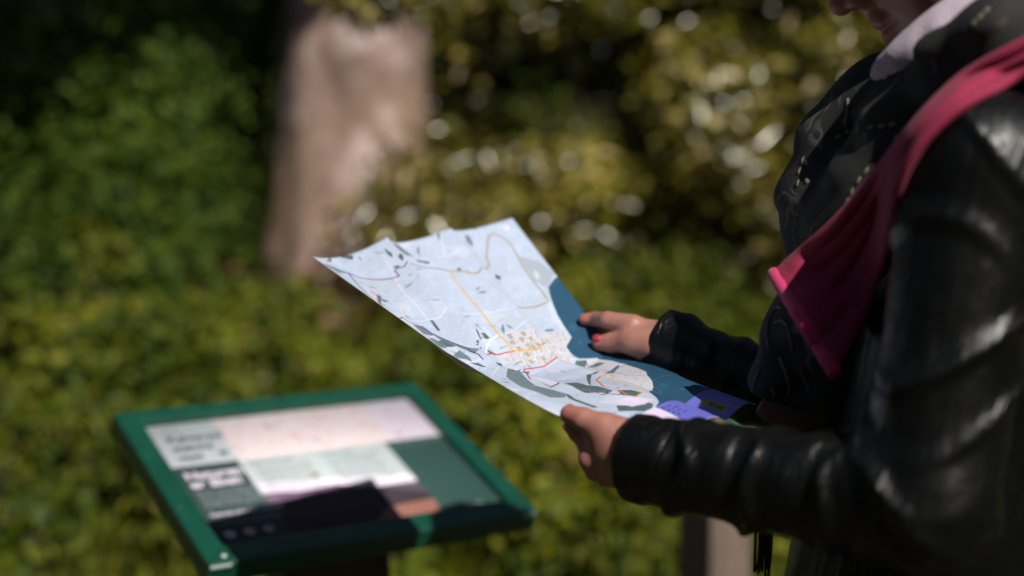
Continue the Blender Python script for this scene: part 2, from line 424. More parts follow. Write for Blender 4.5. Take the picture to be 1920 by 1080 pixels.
# ================================================================== THE PLACE
def smooth01(t): t = np.clip(t, 0, 1); return t*t*(3-2*t)
def ground_z(x, y):
    x = np.asarray(x, float); y = np.asarray(y, float)
    z = .62*smooth01((y-2.6)/3.6)*1.0 + .24*np.clip(y-6.0, 0, 6)
    z = z + .05*np.sin(1.7*x+.6*y)*smooth01((y-3)/2) + .03*np.sin(3.1*y-1.3*x)*smooth01((y-3)/2)
    return z
def make_ground():
    n = 130
    t = np.linspace(-1, 1, n); s = np.sign(t)*(np.abs(t)**2.2)
    gx = s*160; gy = 4+s*160
    X, Y = np.meshgrid(gx, gy, indexing='ij'); Z = ground_z(X, Y)
    v = np.stack([X, Y, Z], -1).reshape(-1, 3)
    i = np.arange(n-1)[:, None]*n; j = np.arange(n-1)[None]
    q = np.stack([i+j, i+n+j, i+n+j+1, i+j+1], -1).reshape(-1, 4)
    o = link('ground', mesh_np('ground', v, q), M['soil']); tag(o, kind='structure'); return o
make_ground()

def leaves_np(pos, nor, length, rng, width=.5, fold=.18):
    """one folded leaf (two triangles) per point; nor = facing"""
    n = len(pos); L = length*(.65+.7*rng.random(n))
    a = rng.normal(size=(n, 3)); a -= nor*(a*nor).sum(1)[:, None]; a /= np.linalg.norm(a, axis=1)[:, None]+1e-9
    b = np.cross(nor, a); W = L*width*.5
    base = pos; tip = pos+a*L[:, None]-nor*(L*.15)[:, None]
    mid = pos+a*(L*.45)[:, None]; up = nor*(W*fold*2)[:, None]
    l = mid+b*W[:, None]+up; r = mid-b*W[:, None]+up
    v = np.stack([base, r, tip, l], 1).reshape(-1, 3)
    k = np.arange(n)[:, None]*4
    t = np.concatenate([k+np.array([[0, 1, 2]]), k+np.array([[0, 2, 3]])], 1).reshape(-1, 3)
    return v, None, t
def clump_leaves(centers, radii, n, length, rng, up=.35, width=.5, squash=.8):
    centers = np.asarray(centers); radii = np.asarray(radii)
    w_ = radii**2/np.sum(radii**2); ci = rng.choice(len(centers), n, p=w_)
    d = rng.normal(size=(n, 3)); d /= np.linalg.norm(d, axis=1)[:, None]
    r = radii[ci]*np.power(rng.random(n), .38)
    off = d*r[:, None]; off[:, 2] *= squash
    nor = d*.55+rng.normal(size=(n, 3))*.55+np.array((.12, -.40, up+.15)); nor /= np.linalg.norm(nor, axis=1)[:, None]
    return leaves_np(centers[ci]+off, nor, length, rng, width)

def shrub(label, group, x, y, height, rx, ry, n, leaf, mat, seed, name='shrub', clumps=30, cat='shrub', crad=(.2, .36), z0=None):
    rng = np.random.default_rng(seed); gz = float(ground_z(x, y)) if z0 is None else z0
    root = empty(name, (x, y, gz), label, cat, group)
    cs, rs = [], []
    for i in range(clumps):
        t = rng.random(); a = rng.random()*2*np.pi; k = np.sqrt(rng.random())*(.55+.45*np.sin(np.pi*min(1, .25+t*.8)))
        cs.append((x+rx*k*np.cos(a), y+ry*k*np.sin(a), gz+height*(.03+.90*t))); rs.append(rng.uniform(*crad))
    cs = np.array(cs)
    f = link('foliage', mesh_np('foliage', *clump_leaves(cs, rs, n, leaf, rng)), M[mat], root, False); f['kind'] = 'stuff'
    parts = []
    for c in cs[:: max(1, clumps//7)]:
        b = np.array((x+rng.normal()*.06, y+rng.normal()*.06, gz-.05)); m = (b+c)/2+rng.normal(size=3)*.07
        tt = np.linspace(0, 1, 7)[:, None]; path = b*(1-tt)**2+2*m*tt*(1-tt)+c*tt**2
        parts.append(tube_np(path, np.linspace(.013, .004, 7), 6))
    st = link('stem', mesh_np('stem', *join_np(parts)), M['stem'], root); st['kind'] = 'stuff'
    return root

# ---- the tree with the pinkish trunk
def trunk_np(path, rad, n=40, seed=1, rough=.05, flare=0.0):
    rng = np.random.default_rng(seed); v, q, t = tube_np(path, rad, n, True)
    m = len(path); ph = rng.random((4,))*6.28
    path = np.asarray(path, float)
    for i in range(m):
        a = np.arange(n)/n*2*np.pi; k = i/(m-1)
        s = 1+rough*(np.sin(3*a+ph[0]+2*k)+.6*np.sin(5*a+ph[1]-3*k)+.5*np.sin(8*a+ph[2]+9*k))
        s += flare*np.exp(-k*9)*np.maximum(0, np.sin(2.5*a+ph[3]))*1.0
        s += rough*.5*rng.normal(size=n)*.5
        v[i*n:(i+1)*n] = path[i]+(v[i*n:(i+1)*n]-path[i])*s[:, None]
    return v, q, t
def bez(a, b, c, n):
    t = np.linspace(0, 1, n)[:, None]; a, b, c = map(lambda q: np.asarray(q, float), (a, b, c))
    return a*(1-t)**2+2*b*t*(1-t)+c*t**2
def tree(label, cat_name, base, height, r0, seed, crown_c, crown_r, n_leaves, leaf, mat, limbs=6, group=None, name='broadleaf_tree', lean=(0, 0), clumps=26, crad=(.5, .95), flare=.5, centers=None):
    rng = np.random.default_rng(seed); x, y = base; gz = float(ground_z(x, y))
    root = empty(name, (x, y, gz), label, cat_name, group)
    top = np.array((x+lean[0], y+lean[1], gz+height))
    path = bez((x, y, gz-.15), (x+lean[0]*.3, y+lean[1]*.3, gz+height*.5), top, 34)
    k = np.linspace(0, 1, 34); rad = r0*(1-.45*k)*(1+.5*np.exp(-k*14))
    link('trunk', mesh_np('trunk', *trunk_np(path, rad, 44, seed, .045, flare)), M['bark'], root)
    cc = np.asarray(crown_c, float); cr = np.asarray(crown_r, float)
    cs, rs = [], []
    for i in range(clumps):
        d = rng.normal(size=3); d /= np.linalg.norm(d); d *= rng.random()**.45
        cs.append(cc+d*cr); rs.append(rng.uniform(*crad))
    if centers: cs = [c[:3] for c in centers]; rs = [c[3] for c in centers]
    cs = np.array(cs)
    for i in range(limbs):
        a = path[rng.integers(17, 33)]; c = cs[i*len(cs)//limbs]; m = (a+c)/2+np.array((0, 0, .35))
        lp = bez(a, m, c, 14); link('limb', mesh_np('limb', *trunk_np(lp, np.linspace(r0*.38, r0*.08, 14), 12, seed+i, .04)), M['bark'], root)
    f = link('crown', mesh_np('crown', *clump_leaves(cs, rs, n_leaves, leaf, rng, .3, .55, .7)), M[mat], root, False); f['kind'] = 'stuff'
    return root
TRUNK = tree('thick pinkish brown tree trunk with flared roots on the bank, behind the held map', 'tree', (-.66, 6.05), 3.6, .325, 11,
     (-.9, 6.6, 5.4), (2.2, 1.6, 1.2), 9000, .11, 'leaf_dark', 6, lean=(.10, .1))

def low_branch():
    rng = np.random.default_rng(77); cs, rs = [], []
    for px, py, d in ((650, -6, 4.55), (705, 10, 4.55), (750, -16, 4.5), (805, 18, 4.5), (840, -5, 4.6), (700, -70, 4.6), (780, -60, 4.6), (900, 40, 6.1), (950, -10, 6.0), (845, 60, 6.2), (1010, 30, 6.0), (890, 100, 6.2), (1060, -20, 5.9)):
        cs.append(P(px, py, d)); rs.append(rng.uniform(.05, .085) if d < 5.5 else rng.uniform(.08, .14))
    f = link('low_spray', mesh_np('low_spray', *clump_leaves(np.array(cs), np.array(rs), 1500, .065, rng, .35)), M['leaf_hedge'], TRUNK, False); f['kind'] = 'stuff'
    lp = bez((-.6, 5.95, 3.3), (-.55, 5.2, 2.9), P(730, -30, 4.6), 16)
    link('limb', mesh_np('limb', *trunk_np(lp, np.linspace(.06, .012, 16), 12, 5, .04)), M['bark'], TRUNK)
low_branch()

# ---- glossy hedge on the right
HG = 'glossy shrubs making up the hedge'
for a in [
    ('glossy leaved shrub crowding the right side of the thick tree trunk', .35, 6.5, 2.7, .8, .6, 9000, .075, 21),
    ('tall glossy shrub with pale glints, behind the upper right corner of the map', 1.15, 6.9, 2.9, .9, .6, 10000, .075, 22),
    ('glossy shrub between the thick trunk and the tall shrub, above the map top', .72, 6.25, 2.45, .6, .45, 7000, .065, 27),
    ('broad dark glossy shrub behind the far hand holding the map', 1.55, 6.1, 2.0, .8, .5, 8000, .07, 23),
    ("glossy shrub seen directly left of the person's face", 2.15, 6.9, 3.0, .85, .6, 10000, .075, 24),
    ("low glossy shrub just left of the person's black scarf", 2.35, 5.9, 1.7, .65, .5, 6500, .07, 25),
    ("glossy shrub standing behind the person's back", 3.3, 6.6, 2.9, .9, .7, 8000, .08, 26),
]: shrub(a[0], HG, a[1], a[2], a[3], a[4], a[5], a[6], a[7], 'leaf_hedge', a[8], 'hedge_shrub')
# ---- soft bushes on the left
BG = 'soft green bushes on the shaded bank'
for a in [
    ('mid green bush in front of the dark wood, left of the thick trunk', -1.65, 6.0, 1.35, .62, .5, 4600, .06, 31),
    ('rounded green bush near the left edge, level with the top of the sign', -2.35, 5.4, 1.1, .6, .5, 4200, .06, 32),
    ('dim green bush high on the bank in the upper left corner', -2.6, 7.2, 1.6, .8, .6, 4600, .065, 33),
    ('small green bush at the foot of the thick trunk, on its left', -1.5, 5.3, .75, .4, .35, 2400, .055, 34),
    ('leafy bush hiding the right foot of the thick trunk, above the map', -.30, 5.52, .72, .17, .2, 2600, .06, 36),
    ('bush growing up against the left side of the thick trunk', -1.32, 5.75, 1.15, .28, .3, 2600, .055, 37),
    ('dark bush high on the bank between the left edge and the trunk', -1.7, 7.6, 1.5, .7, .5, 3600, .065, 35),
]: shrub(a[0], BG, a[1], a[2], a[3], a[4], a[5], a[6], a[7], 'leaf_dark' if a[8] in (33, 35) else 'leaf_hedge' if a[8] == 36 else 'leaf_bush', a[8], 'bush')  # upper left bushes get dark leaves to stand in for shade

rp = np.random.default_rng(91)
WHERE = ('near the left edge, high above the sign', "straight above the sign's far left corner", "just above the sign's top rail, left half", "left of the sign's left rail, halfway down", 'in the lower left corner of the picture', "beside the sign's lower left rail", "between the trunk's left root and the sign", "right of the sign's far right corner", "below the map's near edge, right of the sign", 'below the near hand', 'below the near cuff, left of the wooden post', "right of the sign's post at the bottom edge", 'lowest one, left of the wooden post', "behind the middle of the sign's top rail", "under the map's far left corner", 'behind the map, left of the far hand')
for i, (px, py, d) in enumerate(((70, 700, 5.0), (210, 640, 5.2), (330, 720, 4.7), (120, 860, 4.2), (60, 1010, 3.8), (270, 1000, 3.9), (430, 650, 5.0), (870, 720, 4.9), (960, 800, 4.6), (1090, 900, 4.2), (1180, 1000, 3.9), (900, 1000, 3.9), (1010, 1060, 3.7), (560, 700, 4.8), (760, 640, 5.1), (1030, 640, 5.3))):
    b = P(px, py, d); x, y = float(b[0]), float(b[1])
    shrub('low yellow green plant '+WHERE[i], 'low plants on the bank', x, y, rp.uniform(.30, .55), .17, .16, 700, .052, 'leaf_ground', 200+i, 'low_plant', 9, 'plant', (.07, .13))

# ---- ground cover on the bank, fallen leaves, far wood
def ground_cover():
    rng = np.random.default_rng(5); n = 120000
    y = 2.7+6.2*rng.random(n)**1.1; x = (rng.random(n)*2-1)*(1.0+.48*y)
    h = .08+.42*np.clip(np.sin(3.3*x+1.1*y)*np.sin(2.6*y-1.8*x)+.25*np.sin(7*x+5*y)+.25, 0, 1)*np.clip(np.hypot(x+.6, y-5.7)-.35, 0, 1)
    z = ground_z(x, y)+h*rng.random(n)**.7
    nor = rng.normal(size=(n, 3))*.6+np.array((.1, -.4, .6)); nor /= np.linalg.norm(nor, axis=1)[:, None]
    o = link('undergrowth', mesh_np('undergrowth', *leaves_np(np.stack([x, y, z], -1), nor, .055, rng, .55)), M['leaf_ground'], None, False)
    tag(o, 'yellow green leafy undergrowth covering the bank behind the sign', 'undergrowth', kind='stuff')
    n = 26000; y = 2.7+5.0*rng.random(n); x = (rng.random(n)*2-1)*(1.0+.46*y)
    nor = rng.normal(size=(n, 3)); nor[:, 2] *= .25; nor /= np.linalg.norm(nor, axis=1)[:, None]
    z = ground_z(x, y)
    v, _, t = leaves_np(np.stack([x, y, z], -1), nor, .2, rng, .05)
    v = v.reshape(n, 4, 3); hh = .12+.2*rng.random(n)
    tip = v[:, 0]+np.stack([rng.normal(size=n)*.06, rng.normal(size=n)*.06, hh], -1); mid = (v[:, 0]+tip)/2
    s = rng.normal(size=(n, 3)); s[:, 2] = 0; s /= np.linalg.norm(s, axis=1)[:, None]; s *= .004
    v[:, 2] = tip; v[:, 1] = mid+s; v[:, 3] = mid-s
    o = link('grass', mesh_np('grass', v.reshape(-1, 3), None, t), M['leaf_ground'], None, False)
    tag(o, 'long grass blades growing among the undergrowth on the bank', 'grass', kind='stuff')
    n = 420; x = -.5+rng.normal(size=n)*.4; y = 5.65+rng.normal(size=n)*.2
    z = ground_z(x, y)+.05+.2*rng.random(n)
    nor = rng.normal(size=(n, 3))*.5+np.array((0, -.4, .8)); nor /= np.linalg.norm(nor, axis=1)[:, None]
    o = link('fallen_leaves', mesh_np('fallen_leaves', *leaves_np(np.stack([x, y, z], -1), nor, .07, rng, .6)), M['leaf_dead'], None, False)
    tag(o, 'fallen reddish brown leaves lying round the foot of the thick trunk', 'fallen leaves', kind='stuff')
    n = 19000; a = rng.random(n); k = 6+rng.random(n)*1.6
    th = np.radians(150+a*245); x = k*1.25*np.cos(th)+.3*np.sin(a*40); y = .8+k*np.sin(th)+.0*a; z = .2+rng.random(n)**.85*(5.0+1.2*np.sin(a*31)+.7*np.sin(a*77))
    nor = rng.normal(size=(n, 3)); nor /= np.linalg.norm(nor, axis=1)[:, None]
    o = link('wood_edge', mesh_np('wood_edge', *leaves_np(np.stack([x, y, z], -1), nor, .36, rng, .7)), M['leaf_dark'], None, False)
    tag(o, 'edge of the wood standing round the clearing behind the photographer', 'wood', kind='stuff')
    n = 60000; x = (rng.random(n)*2-1)*9; y = 9.2+rng.random(n)*2.0; z = 1.2+rng.random(n)**.9*5.8
    z += .5*np.sin(x*2.1)+.3*np.sin(x*5)
    nor = rng.normal(size=(n, 3))+np.array((0, -.6, .3)); nor /= np.linalg.norm(nor, axis=1)[:, None]
    o = link('far_wood', mesh_np('far_wood', *leaves_np(np.stack([x, y, z], -1), nor, .20, rng, .6)), M['leaf_dark'], None, False)
    tag(o, 'dark wood closing off the view behind the hedge and the trunk', 'wood', kind='stuff')
ground_cover()

# ---- trees overhead whose shade falls on the left of the bank
SHADE = [
    ('tall tree left of the path whose high crown shades the upper left of the bank', (-4.6, 3.2), (.0, 2.95, 5.6), (.95, .8, .3), 41, 13000, 5.6, (.32, .5), .14, .2),
]
for lab, b, cc, cr, sd, nl, hh, cl, lf, tr0 in SHADE:
    tree(lab, 'tree', b, hh, tr0, sd, cc, cr, nl, lf, 'leaf_dark', 6, 'trees casting shade over the path', lean=((cc[0]-b[0])*.3, (cc[1]-b[1])*.3), clumps=34, crad=cl)

# ================================================================== SIGNS
def on_plane(px, py, o, n):
    c = np.array((0, 0, CAM_Z)); r = P(px, py, 1.0)-c; return c+r*(((o-c)@n)/(r@n))
def make_sign():
    d1 = nrm((.83272, .55367, .0048)); d2 = np.array((.51466, -.77079, -.37551)); d2 = nrm(d2-d1*(d1@d2)); n = nrm(np.cross(d1, d2)); n = n if n[2] > 0 else -n
    kd = 2.18/2.04; W_ = .4768*kd; H_ = .3600*kd
    C = P(610.3, 865.5, 2.18); TL = C-d1*W_/2-d2*H_/2
    foot = np.array((C[0]+.02, C[1]+.03, 0.0))
    root = empty('info_sign', foot, 'green framed information lectern with printed panel, on a brown post', 'information sign')
    def st(px, py):
        q = on_plane(px, py, TL-n*.012, n)-TL; return np.array((q@d1, q@d2))
    thick = .032
    # print area
    px0, py0, px1, py1 = .0345, .0310, W_-.0305, H_-.0400
    PW, PH = px1-px0, py1-py0; cw, ch = 1300, int(1300*PH/PW)
    cv = Canvas(cw, ch, (210, 216, 220))
    def S(px, py):
        q = st(px, py); return ((q[0]-px0)/PW*cw, (q[1]-py0)/PH*ch)
    q = lambda *pts: [S(*p) for p in pts]
    x1 = S(452, 862)[0]; x2 = S(720, 832)[0]; x3 = S(668, 752)[0]; y1 = (S(452, 862)[1]+S(718, 832)[1])/2; y1l = S(395, 870)[1]
    R_ = lambda a, b, c, d: [(a, b), (c, b), (c, d), (a, d)]
    cv.poly(R_(0, 0, x1, y1l), (206, 213, 219))
    cv.poly(R_(x1, 0, x3, y1), (246, 230, 232)); cv.poly(R_(x3, 0, cw, y1), (242, 230, 246))
    rng = np.random.default_rng(3)
    for i in range(150):
        c = (rng.uniform(x1+10, x3), rng.uniform(5, y1-8)); r = rng.uniform(4, 22)
        cv.disc(c, r, [(230, 196, 200), (246, 236, 226), (222, 214, 232), (246, 232, 234), (206, 150, 158)][rng.choice(5, p=[.28, .3, .2, .17, .05])], .45)
    for i in range(14):
        a = (rng.uniform(x1+8, cw), rng.uniform(0, y1)); b = (rng.uniform(x1+8, cw), rng.uniform(0, y1)); cv.line([a, b], 2, (190, 160, 175), .5)
    for i in range(10):
        a = (rng.uniform(x3+40, cw-40), rng.uniform(20, y1-20)); cv.line([a, (a[0]+rng.uniform(20, 70), a[1])], 5, (196, 178, 204), .6)
    cv.disc((cw-200, y1-50), 14, (190, 140, 160), .8)
    cv.poly(R_(x1, y1, x2, ch), (192, 202, 204))
    # landscape picture along the bottom
    ya = S(500, 903)[1]; yb = S(760, 888)[1]
    cv.poly([(x1, ya), (x2, yb), (x2, ch), (x1, ch)], (240, 230, 246))
    hx = S(515, 925); cv.poly([(x1, hx[1]-12), (x1+150, hx[1]+4), (x1+330, hx[1]-6), (x2, S(765, 930)[1]-20), (x2, ch), (x1, ch)], (112, 84, 112), 1)
    for i in range(260):
        c = (rng.uniform(x1, x2-160), rng.uniform(hx[1]+2, ch)); cv.disc(c, rng.uniform(4, 15), [(96, 62, 92), (140, 96, 134), (52, 46, 52), (60, 58, 56)][rng.integers(4)], .5)
    cv.poly([(x1, hx[1]+60), (x1+200, hx[1]+40), (x2, hx[1]+50), (x2, ch), (x1, ch)], (52, 48, 52), .8); fb = S(770, 938); cv.poly([(fb[0]-260, ch), (fb[0]-120, fb[1]+10), (x2, fb[1]-2), (x2, ch)], (150, 104, 94))  # lower strip painted dark to deepen the map's shadow; brown field beside it
    cv.line([(fb[0]-120, fb[1]+10), (x2, fb[1]-2)], 9, (96, 74, 62))
    # dark columns
    cv.poly(R_(0, y1l, x1-12, ch), (58, 78, 74)); cv.poly(R_(x2, y1, cw, ch), (54, 84, 78)); cv.poly(R_(x1-14, hx[1]-10, x1, ch), (70, 76, 76))
    # lettering
    k = x1
    cv.text('Natur', (k*.24, y1l*.24), (34, 0), (0, -34), (96, 108, 104))
    for i, tx in enumerate(('Kalveryst', 'stævns', 'vest')):
        cv.text(tx, (k*.24, y1l*(.45+.21*i)), (66, 0), (0, -66), (40, 58, 52), .022)
    cv.disc((k*.86, y1l*.80), 20, (86, 104, 100)); cv.disc((k*.86, y1l*.80), 9, (150, 162, 160))
    yy = y1l+(ch-y1l)*.16
    cv.text('Naturen', (k*.17, yy), (72, 0), (0, -72), (236, 226, 240), .035)
    cv.text('er åben', (k*.17, yy+62), (72, 0), (0, -72), (236, 226, 240), .035)
    for i, ln in enumerate(('Følg stien og de små skilte ud til kysten', 'hele året rundt fra solopgang til solnedgang', 'husk at holde hunden i snor på engene', 'og luk altid leddet efter dig på turen', 'tag affaldet med hjem igen fra stranden')):
        cv.text(ln, (k*.17, yy+104+24*i), (19.5, 0), (0, -20), (176, 176, 190), .012)
    cv.text('Genvej gennem skoven', (k*.17, yy+264), (33, 0), (0, -36), (218, 204, 234), .03)
    for i, ln in enumerate(('du må gerne sanke bær og svampe her', 'til eget brug når du færdes til fods')):
        cv.text(ln, (k*.17, yy+300+24*i), (20, 0), (0, -20), (150, 158, 166), .012)
    for i, cc in enumerate(((228, 214, 240), (232, 190, 206), (214, 170, 196))):
        cx = k*(.26+.25*i); cy = yy+388
        cv.disc((cx, cy), 21, cc); cv.line([(cx-10, cy+8), (cx, cy-10), (cx+11, cy+7)], 5, (120, 96, 128))
    for col, xa in enumerate((x1+40, x1+(x2-x1)*.53)):
        cv.text(('Stien langs kysten', 'Livet på heden')[col], (xa, y1+40), (26, 0), (0, -26), (90, 112, 108), .02)
        for i in range(9):
            cv.text(('ruten går gennem skov og over åbne', 'marker til de gamle grave ved kysten', 'hvor fuglene samles hvert forår før', 'de flyver videre mod nord og øst')[(i+col) % 4], (xa, y1+76+22*i), (16.5, 0), (0, -17), (96, 114, 114), .02)
    c = S(590, 888); cv.disc(c, 15, (150, 140, 92)); cv.disc((c[0]+3, c[1]-2), 7, (96, 92, 60))
    for i in range(3): cv.line([(x2+24, y1+16+13*i), (cw-20, y1+14+13*i)], 3, (140, 160, 156), .8)
    cv.line([(x2+120, ch-60), (x2+200, ch-62)], 9, (190, 196, 198), .8)
    cv.a *= .94*(.97+.06*vnoise((ch, cw), (60, 90), 4))[..., None]
    im = cv.image('sign_print')
    # printed panel (thin plate)
    zc = -.012
    v = np.array([TL+d1*a+d2*b+n*zc for a, b in ((px0-.004, py0-.004), (px1+.004, py0-.004), (px1+.004, py1+.004), (px0-.004, py1+.004))])
    v2 = v-n*.003
    me = mesh_np('printed_panel', np.concatenate([v, v2]), [[0, 3, 2, 1], [4, 5, 6, 7], [0, 1, 5, 4], [1, 2, 6, 5], [2, 3, 7, 6], [3, 0, 4, 7]])
    uvl = me.uv_layers.new(name='UVMap'); co = [(0, 1), (1, 1), (1, 0), (0, 0)]
    for lp in me.loops: uvl.data[lp.index].uv = co[lp.vertex_index % 4]
    o = link('printed_panel', me, print_mat('sign_print', im, .55, .2), root, False)
    # frame rails, mitred, each a mesh with lip and outer wall
    def rail(a, b, inn_a, inn_b, nm='frame_rail'):
        # a,b outer corners; inn inner corners (sign coordinates)
        prof = [(0, -thick), (0, -.0042), (.0005, -.0018), (.0018, -.0004), (.004, 0), ('i', .0042, -.0006), ('i', .0018, -.0010), ('i', .0005, -.0024), ('i', 0, -.0046), ('i', 0, -.0155)]
        def sec(o_, i_):
            o_, i_ = np.array(o_), np.array(i_); L = np.linalg.norm(i_-o_); r = []
            for q in prof:
                k, h = (q[0]/.033, q[1]) if len(q) == 2 else (1-q[1]/.033, q[2]); p_ = o_+(i_-o_)*k
                r.append(TL+d1*p_[0]+d2*p_[1]+n*h)
            return r
        sa, sb = sec(a, inn_a), sec(b, inn_b); m = len(prof); v = np.array(sa+sb)
        q = [[k, (k+1) % m, m+(k+1) % m, m+k] for k in range(m)]
        me = bpy.data.meshes.new(nm); me.from_pydata([tuple(x) for x in v], [], q+[list(range(m))[::-1], list(range(m, 2*m))])
        bm = bmesh.new(); bm.from_mesh(me); bmesh.ops.recalc_face_normals(bm, faces=bm.faces); bm.to_mesh(me); bm.free()
        return link(nm, me, M['green'], root, False)
    A, B, C_, D = (0, 0), (W_, 0), (W_, H_), (0, H_); g = .0006
    a, b, c, d = (px0, py0), (px1, py0), (px1, py1), (px0, py1)
    rail((A[0]+g, A[1]), (B[0]-g, B[1]), a, b); rail((B[0], B[1]+g), (C_[0], C_[1]-g), b, c)
    rail((C_[0]-g, C_[1]), (D[0]+g, D[1]), c, d); rail((D[0], D[1]-g), (A[0], A[1]+g), d, a)
    # back plate, rivets, worn corners, bracket, post
    fr = lambda s_, t_, h: frame(TL+d1*s_+d2*t_+n*h, d1, -d2, n)
    bm = bmesh.new(); box_bm(bm, fr(W_/2, H_/2, -.0235), W_-.03, H_-.03, .012, .001); link('back_plate', bm_mesh('back_plate', bm), M['board_back'], root, False)
    for s_, t_ in ((.12, .012), (.25, .012), (.38, .012), (.012, .12), (.012, .25), (W_-.012, .13), (W_-.012, .26), (.026, H_-.014), (W_-.026, H_-.014)):
        bm = bmesh.new(); bmesh.ops.create_uvsphere(bm, u_segments=10, v_segments=6, radius=.0042, matrix=fr(s_, t_, .0002) @ Matrix.Diagonal((1, 1, .45, 1)))
        link('rivet', bm_mesh('rivet', bm), M['worn'] if t_ > .3 else M['green'], root)
    bm = bmesh.new(); box_bm(bm, fr(.017, H_+.0012, -.0045), .030, .0024, .005, .0008); link('worn_corner', bm_mesh('worn_corner', bm), M['worn'], root)
    bm = bmesh.new(); box_bm(bm, fr(W_-.016, H_+.0012, -.0045), .022, .0024, .005, .0008); link('worn_corner', bm_mesh('worn_corner', bm), M['worn'], root)
    pt = TL+d1*.232+d2*.25
    bm = bmesh.new(); box_bm(bm, fr(.232, .22, -.042), .24, .2, .022, .003); link('bracket', bm_mesh('bracket', bm), M['green'], root, False)
    bm = bmesh.new(); hgt = float(pt[2])-.085
    box_bm(bm, frame((pt[0]-.005, pt[1]+.02, hgt/2-.1), nrm((.93, .36, 0)), nrm((-.36, .93, 0)), (0, 0, 1)), .155, .12, hgt+.2, .006)
    link('post', bm_mesh('post', bm), M['wood_dark'], root, False)
    return TL, d1, d2, n
SIGN = make_sign()

def second_sign():
    """weathered post with a small green printed board on its right side, behind the arms"""
    b = P(1342, 900, 3.1); x, y = b[0], b[1]; gz = float(ground_z(x, y)); h = .875
    root = empty('notice_post', (x, y, gz), "square weathered wooden post behind the person's sleeve, carrying a green notice", 'post')
    xa, ya = nrm((.53, -.85, 0)), nrm((.85, .53, 0))
    bm = bmesh.new(); box_bm(bm, frame((x, y, gz+h/2-.1), xa, ya, (0, 0, 1)), .108, .108, h+.2, .006); link('post', bm_mesh('post', bm), M['wood_grey'], root, False)
    # notice: plate facing the path, fixed to the right of the post
    c = P(1458, 800, 3.0); n = nrm((-.10, -.85, .50)); e1 = nrm(np.cross((0, 0, 1), -n)); e1 = e1 if e1[0] > 0 else -e1; e2 = np.cross(n, e1); e2 = e2 if e2[2] > 0 else -e2
    wd, hd = .20, .16; cv = Canvas(400, 320, (44, 104, 82))
    for i in range(11): cv.line([(20, 18+17*i), (380-30*((i*7) % 4), 18+17*i)], 6, (176, 184, 168), .75)
    cv.poly([(0, 225), (180, 205), (400, 235), (400, 320), (0, 320)], (226, 62, 34))
    cv.text('Pas på', (30, 290), (64, 0), (0, -64), (240, 220, 200), .02)
    im = cv.image('notice_print')
    pts = [c-e1*wd/2+e2*hd/2, c+e1*wd/2+e2*hd/2, c+e1*wd/2-e2*hd/2, c-e1*wd/2-e2*hd/2]; v = np.concatenate([np.array(pts), np.array(pts)-n*.004])
    me = mesh_np('notice_plate', v, [[0, 3, 2, 1], [4, 5, 6, 7], [0, 1, 5, 4], [1, 2, 6, 5], [2, 3, 7, 6], [3, 0, 4, 7]])
    uvl = me.uv_layers.new(name='UVMap'); co = [(0, 1), (1, 1), (1, 0), (0, 0)]
    for lp in me.loops: uvl.data[lp.index].uv = co[lp.vertex_index % 4]
    link('notice_plate', me, print_mat('notice_print', im, .45, .3), root, False)
    bm = bmesh.new(); a0 = V((x, y, c[2]-.02)); b0 = V(c-n*.02); dd = (b0-a0); L = dd.length; xz = dd.normalized(); yz = Vector((0, 0, 1)).cross(xz).normalized(); zz = xz.cross(yz)
    box_bm(bm, frame((a0+b0)/2, xz, yz, zz), L, .02, .025, .002); link('bracket', bm_mesh('bracket', bm), M['wood_dark'], root, False)
second_sign()

# ================================================================== THE FOLDED MAP
ROWV = np.array([0, .5, .72, .86, 1.0])
ROWS = [
    [(587, 481, 1.650), (725, 443, 1.712), (845, 427, 1.768), (960, 408, 1.825)],
    [(838, 660, 1.460), (930, 684, 1.500), (1050, 674, 1.580), (1150, 655, 1.660)],
    [(1055, 783, 1.372), (1092, 729, 1.445), (1180, 716, 1.520), (1262, 698, 1.590)],
    [(1165, 800, 1.355), (1228, 764, 1.400), (1284, 758, 1.455), (1350, 735, 1.525)],
    [(1235, 822, 1.335), (1300, 801, 1.340), (1362, 788, 1.400), (1418, 759, 1.468)]]
CTRL = np.array([[P(*q) for q in r] for r in ROWS])
BULGE = np.array([[-.0100, -.0100, -.0060], [-.0120, -.0190, -.0170], [.001, .003, .005], [.001, .0055, .0085], [.0, .0065, .008]])
NRM = nrm(np.cross(CTRL[1, 3]-CTRL[1, 0], CTRL[0, 1]-CTRL[4, 1])); NRM = NRM if NRM[2] > 0 else -NRM
def cr(a, t, v):          # Catmull-Rom through rows 1..4
    pass
def map_point(u, v):
    u = np.asarray(u, float); v = np.asarray(v, float)
    k = np.clip(np.searchsorted(ROWV, v, side='right')-1, 0, 3); t = (v-ROWV[k])/(ROWV[k+1]-ROWV[k])
    c = np.clip((u*3).astype(int), 0, 2); s = u*3-c
    def at(r, col): return CTRL[r, col]
    def rowpt(r):
        b = BULGE[r, c]; sk = np.where((r <= 1) & (c >= 1), .60, 1.0)
        ss = s**sk
        return at(r, c)*(1-s)[..., None]+at(r, c+1)*s[..., None]+NRM*(b*4*ss*(1-ss))[..., None]
    p0, p1 = rowpt(k), rowpt(k+1)
    km = np.where(k >= 2, k-1, k); kp = np.where(k+2 <= 4, k+2, k+1)
    pm, pp = rowpt(km), rowpt(kp)
    m0 = np.where((k >= 2)[..., None], (p1-pm)*.5, p1-p0); m1 = np.where(((k >= 1) & (k+2 <= 4))[..., None], (pp-p0)*.5, p1-p0)
    tt = t[..., None]; t2, t3 = tt*tt, tt**3
    return p0*(2*t3-3*t2+1)+m0*(t3-2*t2+tt)+p1*(-2*t3+3*t2)+m1*(t3-t2)
NU, NV = 121, 141
